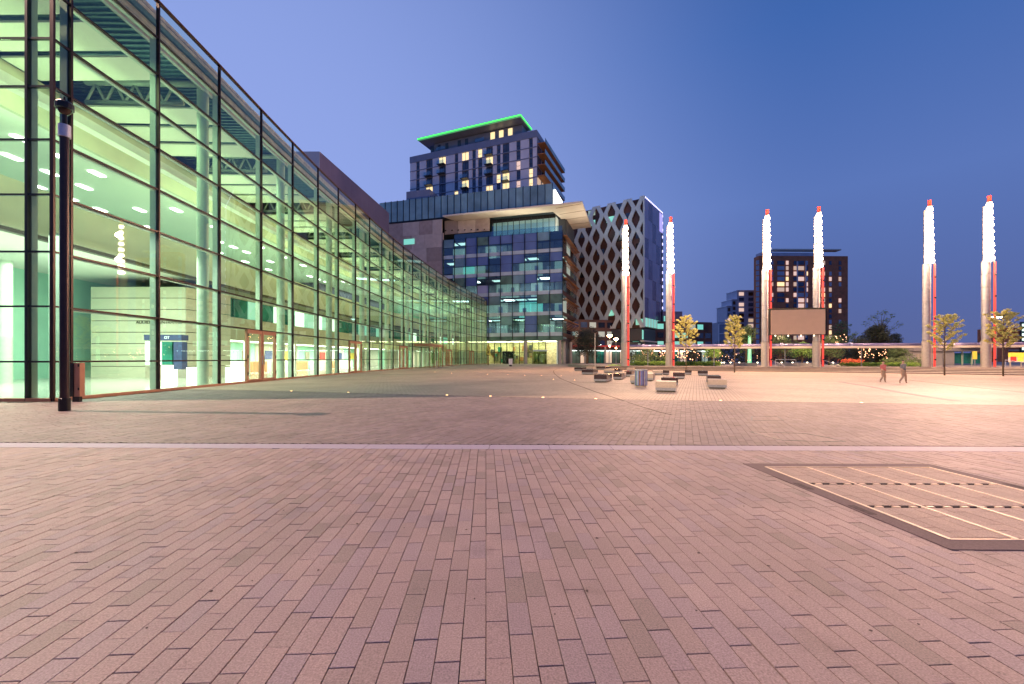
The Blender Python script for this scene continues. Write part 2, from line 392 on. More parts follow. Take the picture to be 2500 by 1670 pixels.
# ---- near pavers
PW, PL = .1101, .2687
nd = Vector((-.06, 1)).normalized(); nx_ = Vector((nd.y, -nd.x))
cand = []
for ci in range(-230, 230):
    off = (ci % 2)*.5*PL+R.gauss(0, .030)
    yv = -1.0
    rowj = -8
    for rj in range(-3, 40):
        v = rj*PL+off; c = nx_*(ci*PW+PW/2)+nd*(v+PL/2)
        if c.y > band_y(c.x)-.33+.14 or c.y < .9 or abs(c.x) > max(1.35*c.y+1.0, 3.0): continue
        if in_cover(c.x, c.y): continue
        cand.append((c, ci, v))
def clipv(c, v):      # clip the far end at the pale band
    top = band_y(c.x)-.335-c.y
    return min(v, top/nd.y)
cand.sort(key=lambda q: abs((q[0].y-1.75)) + (0 if (q[0].y > 1.72 and abs(q[0].x) < 1.15*q[0].y) else 50))
pmesh = []
for k in range(18):
    mb = MB(); g = R.uniform(.0012, .0024); e = .0018
    x0, x1, y0, y1 = -PW/2+g, PW/2-g, -PL/2+g, PL/2-g
    b = [(x0, y0, -.028), (x1, y0, -.028), (x1, y1, -.028), (x0, y1, -.028), (x0, y0, -e), (x1, y0, -e), (x1, y1, -e), (x0, y1, -e), (x0+e, y0+e, 0), (x1-e, y0+e, 0), (x1-e, y1-e, 0), (x0+e, y1-e, 0)]
    mb.v = b; mb.f = [(0, 1, 5, 4), (1, 2, 6, 5), (2, 3, 7, 6), (3, 0, 4, 7), (4, 5, 9, 8), (5, 6, 10, 9), (6, 7, 11, 10), (7, 4, 8, 11), (8, 9, 10, 11)]; mb.mi = [0]*9
    me = bpy.data.meshes.new('paver'); me.from_pydata(mb.v, [], mb.f); me.materials.append(pav[R.choices(range(6), (5, 4, 3, 3, 1.6, 4))[0]]); pmesh.append(me)
ang0 = math.atan2(-nd.x, nd.y)
for c, ci, v in cand[:300]:
    o = bpy.data.objects.new('paver', R.choice(pmesh)); COL.objects.link(o); o.parent = plaza
    o.location = (c.x, c.y, R.uniform(-.0022, .0012)); o.rotation_euler = (R.uniform(-.004, .004), R.uniform(-.006, .006), ang0+R.uniform(-.002, .002))
mb = MB()
for c, ci, v in cand[300:]:
    g = R.uniform(.0012, .0024); z = R.uniform(-.0025, .0012); mb.k = R.choices(range(6), (5, 4, 3, 3, 1.6, 4))[0]
    t1 = clipv(c, PL/2-g); t0 = -PL/2+g
    if t1-t0 < .02: continue
    b = len(mb.v)
    for zz, e in ((-.028, 0), (z, .0015)):
        for a, t in ((-PW/2+g+e, t0+e), (PW/2-g-e, t0+e), (PW/2-g-e, t1-e), (-PW/2+g+e, t1-e)):
            q = c+nx_*a+nd*t; mb.v.append((q.x, q.y, zz))
    for q in ((4, 5, 6, 7), (0, 1, 5, 4), (1, 2, 6, 5), (2, 3, 7, 6), (3, 0, 4, 7)): mb.f.append(tuple(b+i for i in q)); mb.mi.append(mb.k)
mb.build('paver_field', pav, plaza, stuff=True)
# ---- darker pavers between the band and the light line, fanned 23 degrees
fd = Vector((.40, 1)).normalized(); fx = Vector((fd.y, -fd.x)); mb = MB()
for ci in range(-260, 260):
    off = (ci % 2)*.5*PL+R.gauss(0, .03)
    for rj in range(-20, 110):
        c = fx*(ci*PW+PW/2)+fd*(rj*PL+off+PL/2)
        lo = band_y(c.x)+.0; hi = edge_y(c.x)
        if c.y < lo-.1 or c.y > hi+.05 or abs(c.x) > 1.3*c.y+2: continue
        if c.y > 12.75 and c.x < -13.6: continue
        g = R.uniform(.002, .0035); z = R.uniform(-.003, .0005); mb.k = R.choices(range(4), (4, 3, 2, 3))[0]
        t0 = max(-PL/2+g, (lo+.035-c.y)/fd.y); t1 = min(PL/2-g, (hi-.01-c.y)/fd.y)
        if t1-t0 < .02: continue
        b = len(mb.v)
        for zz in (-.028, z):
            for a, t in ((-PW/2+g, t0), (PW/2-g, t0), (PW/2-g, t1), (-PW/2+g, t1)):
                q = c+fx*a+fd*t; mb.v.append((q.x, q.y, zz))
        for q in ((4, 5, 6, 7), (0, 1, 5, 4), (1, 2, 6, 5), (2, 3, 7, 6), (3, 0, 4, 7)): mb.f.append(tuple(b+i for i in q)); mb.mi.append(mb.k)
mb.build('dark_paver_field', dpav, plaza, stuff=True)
ribbon([(x, band_y(x)+.012) for x in range(-20, 22, 2)], .018, -.006, 'drain_slot', M['black'], plaza)
mb = MB()
for _ in range(150):
    y = R.uniform(1.9, 11); x = R.uniform(-1.1, 1.1)*y; s_ = R.uniform(.004, .013); a_ = R.uniform(0, 6.28)
    if in_cover(x, y): continue
    p = [(x+math.cos(a_+q)*s_*R.uniform(.5, 1.2), y+math.sin(a_+q)*s_*R.uniform(.5, 1.2)) for q in (0, 1.3, 2.5, 3.9, 5.1)]
    mb.quad(*[(u, v, .002) for u, v in p], ); mb.quad(*[(u, v, .0045) for u, v in p])
o = mb.build('grit', mat('dark grit and gum', (.09, .06, .05), .9)); o['kind'] = 'stuff'; tag(o, 'specks of dark grit and leaf scraps on the pavers', 'litter')
# in-ground lights along the edge line
first = None
for px, lb in ((708, 'leftmost'), (848, 'second from left'), (1090, 'third from left'), (1197, 'fourth from left'), (1326, 'fifth from left'), (1456, 'sixth from left'), (1763, 'seventh from left, right of the benches'), (2110, 'rightmost')):
    lo, hi = 11.5, 22
    for _ in range(30):
        mid = (lo+hi)/2
        if edge_y(X(px, mid)) > mid: lo = mid
        else: hi = mid
    x = X(px, lo)
    if first is None:
        t = thing('ground_light', (x, lo+.1, 0), lb+' recessed light on the edge of the dark paving', 'ground light', 'recessed lights along the dark paving edge')
        MB().lathe((x, lo+.1, 0), [(.075, .001), (.075, .008), (.05, .01), (.05, .004)], 12).build('trim_ring', M['steel'], t)
        MB().lathe((x, lo+.1, 0), [(.05, .006), (.03, .012), (0.001, .014)], 12).build('lens', glow('ground lens', (1, .55, .2), 12), t); first = t
    else: copy_tree(first, (x, lo+.1, 0), None, lb+' recessed light on the edge of the dark paving')
for i, (px, py) in enumerate(((1062, 909), (1102, 911), (1190, 914), (1240, 915), (1281, 916.5), (1322, 917.5), (1351, 927), (1403, 928.5), (1370, 918))):
    g = G(px, py); copy_tree(first, (g.x, g.y, 0.004), None, ('tiny recessed light in the pale paving, '+['first from the glass hall', 'second from the glass hall', 'third from the glass hall', 'fourth from the glass hall', 'fifth from the glass hall', 'sixth from the glass hall', 'left of the drain curve', 'right of the drain curve', 'at the bend of the drain curve'][i]))
# drains and seams
ribbon([G(*p) for p in ((1380, 897.5), (1360, 900), (1351, 905), (1353, 912), (1368, 924), (1400, 937), (1455, 957), (1500, 971), (1525, 979))], .05, .004, 'drain_channel', M['joint'], plaza)
ribbon([G(*p) for p in ((1530, 981), (1560, 991), (1610, 1006), (1640, 1013))], .02, .004, 'drain_channel', M['joint'], plaza)
ribbon([G(*p) for p in ((2050, 932), (2130, 945), (2190, 957), (2260, 968), (2345, 980))], .26, .004, 'paving_strip', dpav[0], plaza)
ribbon([G(*p) for p in ((2219, 928), (2300, 937), (2400, 948), (2500, 958), (2600, 969))], .05, .004, 'drain_channel', M['joint'], plaza)
ribbon([G(*p) for p in ((1390, 932), (1500, 936), (1545, 936), (1620, 938))], .03, .004, 'drain_channel', M['joint'], plaza)
# square access frame outline and the irregular hatch
def outline(pxs, name, wd=.03, m=None, z=.002):
    pp = [G(*p) for p in pxs]; return ribbon(pp, wd, z, name, m or M['black'], None)
for nm, lb, pl in (('access_hatch', 'small square access hatch frame in the dark paving behind the benches view', ((1835, 1027), (1836, 1016), (1898, 1017), (1913, 1026), (1838, 1027))),
                   ('access_hatch', 'irregular wide paver filled hatch near the pale stone band at right', ((1832, 1054), (1862, 1063), (1905, 1074), (1980, 1077), (2062, 1078), (2027, 1069), (1965, 1058), (1900, 1056), (1834, 1054)))):
    a = outline(pl, nm); tag(a, lb, 'access hatch')

# ================================================================== GLASS HALL (foyer building) on the left
LV = [0, 1.2, 2.87, 4.52, 6.24, 7.9, 9.5, 10.95, 12.4, 13.82, 15.25]
ctrl = [(13.65, -13.87), (17, -13.84), (20.7, -13.94), (24.4, -14.08), (28.1, -14.18), (31.9, -14.24), (35.6, -14.23), (39.3, -14.15), (43.1, -14.12), (46.8, -14.02), (50.6, -13.85), (54.4, -13.68), (58.1, -13.38)]
pxs = [1028.5, 1047.6, 1064.3, 1080.9, 1096, 1110.5, 1124.7, 1138, 1150.6, 1163, 1175.5, 1188.5]
Mu = [Vector((x, y)) for y, x in ctrl]
for px in pxs:
    k = (px-CX)/F; p = Mu[-1]
    lo, hi = p.y, p.y+6
    for _ in range(40):
        mid = (lo+hi)/2
        if (Vector((k*mid, mid))-p).length < 3.78: lo = mid
        else: hi = mid
    Mu.append(Vector((k*lo, lo)))
for _ in range(3):          # smooth the far half
    Mu = [Mu[0]]+[(Mu[i] if i < 10 else (Mu[i-1]+Mu[i]*2+Mu[i+1])/4) for i in range(1, len(Mu)-1)]+[Mu[-1]]
NB = len(Mu)-1
hall = thing('glass_hall', (-13.85, 13.1, 0), 'long curving glass walled foyer hall lit green from inside at left', 'building')
C0 = Vector((-13.85, 13.1))
bays = [(C0, Mu[0])]+[(Mu[i], Mu[i+1]) for i in range(NB)]
def nrm_in(i):   # inward normal at mullion i (Mu index)
    a = Mu[max(i-1, 0)]; b = Mu[min(i+1, NB)]; d = (b-a).normalized(); return Vector((-d.y, d.x))
DOORS = {3, 7, 11, 17, 21}
DW = 1.5
def pane(fr, a0, a1, z0, z1, m):
    return box('glass_pane', fr, (a0+.02, a1-.02, .0, .016, z0+.03, z1-.03), m, hall)
for bi, (A, B) in enumerate(bays):
    fr = Fr(A, B-A, (-1, 0)); L = (B-A).length
    mi0, mi1 = bi-1, bi
    d0 = mi0 in DOORS; d1 = mi1 in DOORS; vest = bi-1 in (12, 13)
    for k in range(10):
        a0, a1 = 0, L
        if k < 2:
            if d0: a0 = DW
            if d1: a1 = L-DW
            if vest: continue
        pane(fr, a0, a1, LV[k], LV[k+1], M['pane2'] if bi == 0 else M['pane'])
    for k in range(1, 10):
        a0, a1 = .035, L-.035
        if k == 1:
            if d0: a0 = DW
            if d1: a1 = L-DW
            if vest: continue
        mb = MB().box(fr, a0, a1, -.03, .05, LV[k]-.028, LV[k]+.028)
        mb.build('transom', M['frame_dark'], hall)
        if bi > 0 and k != 1: box('transom_fin', fr, (a0+.03, a1-.03, .052, .17, LV[k]-.075, LV[k]+.02), M['fin'], hall)
    box('sill', fr, (0, L, -.06, .10, 0, .10), M['door'], hall)
    box('roof_cap', fr, (0, L, -.06, .12, LV[10], LV[10]+.05), M['cap'], hall)
    if vest: pass
def post(p, d, z0=0, z1=LV[10], fin=True):
    fr = Fr(p, d, (-1, 0))
    box('mullion', fr, (-.034, .034, -.045, .07, z0, z1), M['frame_dark'], hall)
    if fin: box('mullion_fin', fr, (-.05, .05, .075, .30, z0, 13.9), M['fin'], hall)
for i in range(NB+1):
    a = Mu[max(i-1, 0)]; b = Mu[min(i+1, NB)]
    post(Mu[i], b-a, LV[2] if i in DOORS else 0)
# corner and the face turned to the camera
post(C0, (0, 1), 0, LV[10], False)
xe = [-13.85, -14.62, -18.4, -22.2]
for j in range(3):
    fr = Fr((xe[j], 13.1), (-1, 0), (0, 1)); L = xe[j]-xe[j+1]
    for k in range(10): pane(fr, .02, L, LV[k], LV[k+1], M['pane2'] if j == 0 else M['pane'])
    for k in range(1, 10): box('transom', fr, (.04, L-.04, -.03, .05, LV[k]-.028, LV[k]+.028), M['frame_black'], hall)
    box('sill', fr, (0.03, L, -.06, .10, 0, .10), M['door'], hall)
    box('mullion', fr, (L-.04, L+.04, -.045, .07, 0, LV[10]), M['frame_black'], hall)
    box('mullion_fin', fr, (L-.05, L+.05, .075, .24, 0, 13.9), M['fin'], hall)
# end wall of the hall
fr = Fr(Mu[-1], nrm_in(NB), (0, 1)); box('end_wall', fr, (0.1, 16, .05, .3, 0, 15), M['grey_fascia'], hall)
# double doors
for i in sorted(DOORS):
    b = Mu[i+1]-Mu[i-1]
    for sd in (-1, 1):
        fr = Fr(Mu[i], (Mu[i+1]-Mu[i]) if sd > 0 else (Mu[i-1]-Mu[i]), (-1, 0))
        mb = MB(); h = LV[2]-.03
        mb.box(fr, .015, .15, -.06, .08, .02, h); mb.box(fr, DW-.15, DW-.01, -.06, .08, .02, h)
        mb.box(fr, .15, DW-.15, -.06, .08, h-.2, h); mb.box(fr, .15, DW-.15, -.06, .08, .02, .18)
        dr = mb.build('door', M['door'], hall)
        MB().box(fr, .15, DW-.15, 0, .015, .18, h-.2).build('door_glass', M['pane'], dr)
        if i < 12:
            mb = MB(); mb.tube(fr.p(.10, -.11, .95), fr.p(.10, -.11, 1.45), .016, n=6); mb.tube(fr.p(.10, -.05, 1.0), fr.p(.10, -.11, 1.0), .012, n=5); mb.tube(fr.p(.10, -.05, 1.4), fr.p(.10, -.11, 1.4), .012, n=5)
            mb.build('handle', M['steel'], dr)
            for z in (.4, 1.3, 2.45): MB().box(fr, DW-.09, DW-.03, -.085, -.06, z, z+.18).build('hinge', M['black'], dr)
# projecting glass vestibule
A, B = Mu[12], Mu[14]; fr = Fr(A, B-A, (-1, 0)); L = (B-A).length
vest = MB(); vest.box(fr, .6, L-.4, -2.2, 0, 2.95, 3.3).build('vestibule_roof', M['door'], hall)
for a0, a1, n0, n1 in ((.6, .68, -2.2, -.05), (L-.48, L-.4, -2.2, -.05), (.7, 2.6, -2.2, -2.12), (L-2.6, L-.5, -2.2, -2.12)):
    box('vestibule_glass', fr, (a0, a1, n0, n1, .05, 2.93), M['pane'], hall)
for a in (.6, 2.6, L-2.6, L-.48): box('vestibule_post', fr, (a, a+.1, -2.24, -2.14, 0, 2.95), M['door'], hall)
# interior ---------------------------------------------------
def inner(d, i0=0, i1=NB): return [Mu[i]+nrm_in(i)*d for i in range(i0, i1+1)]
def wallstrip(name, d0, d1, z0, z1, m, i0=0, i1=NB, pre=None):
    a = inner(d0, i0, i1); b = inner(d1, i0, i1)
    if pre: a = [Vector((a[0].x, pre))]+a; b = [Vector((b[0].x, pre))]+b
    mb = MB()
    for j in range(len(a)-1): mb.prism([a[j], a[j+1], b[j+1], b[j]], z0, z1)
    return mb.build(name, m, hall)
PRE = 13.35
wallstrip('floor', .12, 16, .005, .03, M['floor_in'], pre=PRE)
wallstrip('back_wall', 15.8, 16, .03, 14.5, M['teal'], pre=PRE)
wallstrip('roof', .5, 16.1, 14.75, 14.95, M['deck'], pre=PRE)
mb = MB()       # ribs of the roof deck
for i in range(NB):
    A = Mu[i]; B = Mu[i+1]; n = nrm_in(i)
    for q in range(12):
        p = A.lerp(B, q/12); fr = Fr(p, B-A, (-1, 0)); mb.box(fr, 0, .10, .7, 9, 14.66, 14.75)
mb.build('roof_rib', mat('deck rib', (.12, .24, .22), .5, .2), hall, stuff=True)
for q in range(8):
    z = 13.95+q*.19; wallstrip('fascia_board', .62, .70, z, z+.165, M['grey_fascia'], pre=PRE)
wallstrip('fascia_beam', .54, .62, 13.9, 13.95, M['fin'])
wallstrip('gallery_slab', 6.25, 15.8, 6.75, 6.95, M['white_in'], pre=PRE)
wallstrip('gallery_parapet', 6.0, 6.2, 6.62, 8.45, M['khaki'], pre=PRE)
wallstrip('gallery_ledge', 5.9, 6.2, 6.30, 6.45, M['ledge'], pre=PRE)
wallstrip('gallery_ledge', 5.8, 6.2, 6.46, 6.6, M['khaki'], pre=PRE)
wallstrip('upper_ceiling', 6.3, 15.8, 11.2, 11.3, M['white_in'], pre=PRE)
wallstrip('bulkhead', 6.1, 6.3, 11.2, 13.0, M['khaki'], pre=PRE)
wallstrip('service_duct', 3.2, 3.6, 10.6, 10.95, M['panel_in'])
I0 = 5
wallstrip('mid_wall', 7.4, 7.6, 2.75, 4.5, M['khaki'], I0)
wallstrip('mid_wall', 7.4, 7.6, 6.0, 6.75, M['khaki'], I0)
wallstrip('lower_ceiling', 7.6, 15.8, 2.75, 2.85, M['white_in'], I0)
ww = [M['green_gl'], M['green_gl'], M['win_white'], M['green_gl'], M['white_in'], M['win_dim'], M['green_gl'], M['win_teal']]
for i in range(I0, NB):
    a = inner(7.5, i, i+1); fr = Fr(a[0], a[1]-a[0], (-1, 0)); L = (a[1]-a[0]).length
    for h_ in range(2):
        box('gallery_window', fr, (L*h_/2+.06, L*(h_+1)/2-.06, 0, .05, 4.52, 5.98), M['win_white'] if 7 <= i <= 10 and h_ == 0 else R.choice(ww), hall)
    if i % 2 == 0: box('lower_pier', fr, (0, .35, 0, .35, .03, 2.75), M['white_in'], hall)
    if i < 15: box('lower_light', fr, (.5, L-.5, .6, 1.2, 2.70, 2.74), M['ceil_light'], hall)
    c = fr.p(L/2, 7.9, 0); 
    box('shop_wall', fr, (0, L, 4.0, 4.15, .03, 2.74), [M['white_in'], M['teal'], M['clad']][i % 3], hall)
    if i < 14:
        box('reception_counter', fr, (.6, L-1.0, 2.2, 2.8, .03, 1.0), [M['white_in'], M['orange_lou']][i % 2], hall)
        box('wall_poster', fr, (1.0+R.random(), 2.4+R.random(), 3.93, 3.98, 1.2, 2.1), [M['blue_sign'], M['yellow'], M['grey_fascia'], M['redsign']][i % 4], hall)
for i in range(0, NB):        # upper ceiling lights, seen through the opening
    a = inner(7.8, i, i+1); fr = Fr(a[0], a[1]-a[0], (-1, 0)); L = (a[1]-a[0]).length
    if i < 14:
        for n in (.2, 2.6, 5.2):
            for q in (.25, .75):
                if R.random() < .5: box('ceiling_light', fr, (L*q-.38, L*q+.38, n, n+.3, 11.14, 11.18), M['ceil_light'], hall)
for i in range(2, NB, 2):      # round columns and the trusses that sit on them
    p = Mu[i]+nrm_in(i)*.78
    MB().lathe((p.x, p.y, 0), [(.24, .03), (.24, 14.4)], 20).build('column', M['fin'], hall, smooth=True)
    n = nrm_in(i); fr = Fr(p, n, (0, 1)); mb = MB()
    e = 5.4
    mb.tube(fr.p(-.1, 0, 14.35), fr.p(e, 0, 14.35), .15, n=8); mb.tube(fr.p(.9, 0, 13.4), fr.p(e, 0, 13.4), .10, n=8)
    q = .9; k = 0
    while q < e-.3:
        mb.tube(fr.p(q, 0, 13.4), fr.p(q+.45, 0, 14.3), .055, n=6); mb.tube(fr.p(q+.45, 0, 14.3), fr.p(q+.9, 0, 13.4), .055, n=6); q += .9
    mb.build('truss', M['fin'], hall, smooth=True)
for i in range(0, NB, 2):       # suspended ceiling panels: three per column bay, a gap before each truss
    for j, (u0, u1) in enumerate(((-.3, 1.1), (1.45, 2.85), (3.2, 4.6))):
        ii = i if u1 < 3.7 else i+1
        if ii >= NB: continue
        A, B = Mu[i], Mu[min(i+1, NB)]
        fr = Fr(A, B-A, (-1, 0)); box('ceiling_panel', fr, (u0, u1, 1.0, 6.05, 13.0, 13.08), M['panel_in'], hall)
# clad block with the wording, teal plant room, kiosk
fb = Fr((-21.8, 29.0), (-1, 0), (0, 1))
mb = MB(); mb.box(fb, .02, 6.3, .02, 4.0, .03, 6.08); mb.build('block_core', M['ledge'], hall)
for q in range(8): box('cladding_panel', Fr((-21.8, 29.0), (.12, 1), (-1, 0)), (0, 3.9, -.03, .0, .03+q*.76, .75+q*.76), M['clad'], hall)
for q in range(8):
    z0 = .03+q*.76
    box('cladding_panel', fb, (0, 6.3, -.03, .0, z0, z0+.715), M['clad'], hall)
rt = Matrix.Rotation(math.radians(90), 4, 'X')
text_mesh('lettering', 'AUDIENCE ENTRANCE 1', .30, M['black'], (X(331, 28.9), 28.93, Z(790, 28.9)), rt, hall)
kx0, kx1 = X(351, 27.5), X(443, 27.5)
kf = Fr((kx0, 27.5), (1, 0), (0, 1)); kw = kx1-kx0
kiosk = thing('ticket_kiosk', (kx0, 27.5, .03), 'dark blue headed ticket kiosk with glowing white panels inside the glass hall', 'kiosk')
box('header', kf, (0, kw, 0, .6, 2.45, 2.8), M['blue_sign'], kiosk)
box('screen', kf, (.05, .9, .05, .5, .9, 2.35), M['sign_white'], kiosk); box('screen', kf, (1.1, 1.75, .05, .5, .03, .85), M['sign_white'], kiosk)
box('panel', kf, (1.1, 1.75, .05, .5, .9, 2.35), M['green_gl'], kiosk); box('panel', kf, (1.85, kw, .05, .5, .6, 2.35), M['blue_sign'], kiosk); box('base', kf, (.05, .9, .05, .5, .03, .8), M['grey_fascia'], kiosk)
text_mesh('lettering', 'MU', .24, M['win_white'], (kx0+.5, 27.48, 2.54), rt, kiosk); text_mesh('lettering', 'OT', .24, M['win_white'], (kx0+1.3, 27.48, 2.54), rt, kiosk)
lc = Fr((-27, 25.5), (1, 0), (0, 1))
for p in ((-25.9, 22.2), (-18.3, 17.5)):
    MB().lathe((p[0], p[1], 0), [(.26, .03), (.26, 6.3)], 18).build('column', M['fin'], hall, smooth=True)
for j in range(4):
    lb = ['low glowing white display cabinet by the ticket kiosk', 'low glowing white display cabinet right of the inner column', '', ''][j]
    if j < 2:
        x = X(455+j*95, 26.5-j*.0); t = box('display_cabinet', Fr((x, 26.5), (1, 0), (0, 1)), (0, 1.0, 0, .5, .03, .75), M['sign_white']); tag(t, lb, 'cabinet')
# interior light (green-white fluorescents)
GC = (.70, 1, .58)
for j, i in enumerate((1, 4, 7, 10, 13, 16, 19, 22)):
    p = Mu[min(i, NB)]+nrm_in(i)*3.3
    area('hall_light', (p.x, p.y, 12.9), 3, 7, 400, GC)
    q = Mu[min(i, NB)]+nrm_in(i)*5.2
    area('uplight', (q.x, q.y, 8.6),       .5, 8, 170, GC, (math.pi, 0, 0))
    r = Mu[min(i, NB)]+nrm_in(i)*9.5
    area('gallery_light', (r.x, r.y, 11.0), 4, 8, 230, (.72, 1, .84))
area('foyer_light', (-17.2, 15.2, 12.9), 4, 2.5, 380, GC); area('soffit_fill', (-22, 21, 2.4), 9, 9, 330, (.86, 1, .80), (math.pi, 0, 0)); area('foyer_light', (-20.5, 20, 6.2), 10, 10, 2300, (.90, 1, .86)); area('foyer_light', (-18.5, 15.5, 6.2), 7, 3, 800, (.8, 1, .9))  # upward fill and corner area light added to brighten soffit and dark fins
for i in (6, 9, 12, 16, 20):
    p = Mu[i]+nrm_in(i)*8.8; area('lower_hall_light', (p.x, p.y, 2.65), 2.4, 9, 1000 if i < 14 else 300, (.95, 1, .85))

# ================================================================== FURNITURE NEAR THE HALL
pole = thing('camera_pole', (-11.1, 10.77, 0), 'tall black pole with a dome security camera in front of the glass corner', 'camera pole')
px_, py_ = -11.1, 10.77
MB().lathe((px_, py_, 0), [(.115, 0), (.115, .31), (.10, .32)], 20).build('base_sleeve', M['black'], pole, smooth=False)
MB().lathe((px_, py_, 0), [(.092, .30), (.092, Z(336, 10.77))], 20).build('pole', mat('satin dark pole', (.05, .03, .028), .3, .5), pole, smooth=True)
z1, z2 = Z(336, py_), Z(306, py_)
MB().lathe((px_, py_, 0), [(.103, z1), (.12, z1+.01), (.12, z2), (.05, z2+.02)], 20).build('collar', M['white_metal'], pole)
MB().lathe((px_, py_, 0), [(.05, z2), (.05, Z(262, py_))], 12).build('neck', M['black'], pole)
d0 = Z(282, py_)
MB().lathe((px_+.02, py_-.02, d0), [(.0, 0), (.07, .02), (.12, .08), (.13, .14)], 16).build('dome_lens', mat('smoked dome', (.05, .03, .02), .08), pole, smooth=True)
MB().lathe((px_+.02, py_-.02, d0), [(.135, .13), (.18, .14), (.18, .27), (.14, .32), (.03, .34), (.02, .45)], 16).build('camera_housing', M['black'], pole)
cf = Fr((X(174, 13.0), 12.95), (1, 0), (0, 1))
cab = thing('control_cabinet', (X(174, 13.0), 12.95, 0), 'narrow brown control cabinet standing against the glass beside the black pole', 'cabinet')
box('body', cf, (0, .30, 0, .16, Z(968, 13), Z(886, 13)), M['door'], cab); box('side_cover', cf, (0, .13, -.02, 0, Z(968, 13), Z(886, 13)), M['black'], cab)
for z in (.35, 1.05): box('hinge', cf, (.26, .30, -.02, 0, z, z+.08), M['black'], cab)
box('foot', cf, (.05, .25, .03, .13, 0, Z(968, 13)), M['black'], cab)
# lamp mast whose light throws the pole's shadow (just outside the picture at left)
lm = thing('lamp_mast', (-22.6, 12.0, 0), 'tall floodlight mast outside the left edge in front of the glass hall', 'lamp mast')
MB().lathe((-22.6, 12.0, 0), [(.16, 0), (.09, 21.2)], 14).build('pole', M['steel'], lm, smooth=True)
box('floodlight', Fr((-22.6, 12.0), (1, 0), (0, 1)), (-.5, .5, -.2, .2, 21.2, 21.5), M['black'], lm)
l = bpy.data.lights.new('flood', 'SPOT'); l.energy = 66000; l.color = (1, .64, .49); l.spot_size = math.radians(125); l.spot_blend = .6; l.shadow_soft_size = .12
o = bpy.data.objects.new('flood', l); COL.objects.link(o); o.location = (-22.6, 11.9, 21.05)
o.rotation_euler = (Vector((-9, 5, 0))-o.location).to_track_quat('-Z', 'Y').to_euler()

fill_mast = copy_tree(lm, (-8, -14, 0), None, 'added floodlight mast behind the camera, unseen, to warm the benches')  # unseen mast added to warm the bench fronts and the screen
l = bpy.data.lights.new('plaza_fill_spot', 'SPOT'); l.energy = 85000; l.color = (1, .72, .50); l.spot_size = math.radians(44); l.spot_blend = 1; l.shadow_soft_size = .3
o = bpy.data.objects.new('plaza_fill_spot', l); COL.objects.link(o); o.location = (-8, -13.8, 20.9)
o.rotation_euler = (Vector((17, 38, 0))-o.location).to_track_quat('-Z', 'Y').to_euler()
# ================================================================== TERRACE, STEPS
bot = [(60, 18), (45, 28), (39, 33.2), (31.6, 39.2), (25.9, 42.3), (17.2, 45.7), (13, 48.0), (10.8, 50.4)]
top = [(68, 31), (55, 39.5), (48, 42.3), (43, 43.6), (33, 45.7), (28, 46.6), (18.2, 49.1), (11.4, 51.4)]
terr = structure(MB().prism([*top, (9, 70), (60, 110), (140, 110), (140, 31)], -.02, .4).build('terrace', M['terrace']))
stair = structure(bpy.data.objects.new('stairs', None)); COL.objects.link(stair)
for k in range(4):
    t0 = k/4; z = .08*(k+1)
    a = [Vector(b).lerp(Vector(t), t0) for b, t in zip(bot, top)]
    c = [Vector(t) for t in top]
    mb = MB()
    for j in range(len(a)-1):
        mb.k = 0; mb.quad((*a[j], z), (*a[j+1], z), (*c[j+1], z), (*c[j], z)) if False else mb.quad((*a[j], z), (*c[j], z), (*c[j+1], z), (*a[j+1], z))
        mb.k = 1; mb.quad((*a[j], z-.08), (*a[j], z), (*a[j+1], z), (*a[j+1], z-.08))
    mb.build('step', [M['step'], M['step_edge']], stair)
ribbon([(p[0]+.3, p[1]+.5) for p in top], .5, .408, 'terrace_edge', mat('pale coping', (.55, .47, .38), .6), terr, .02)

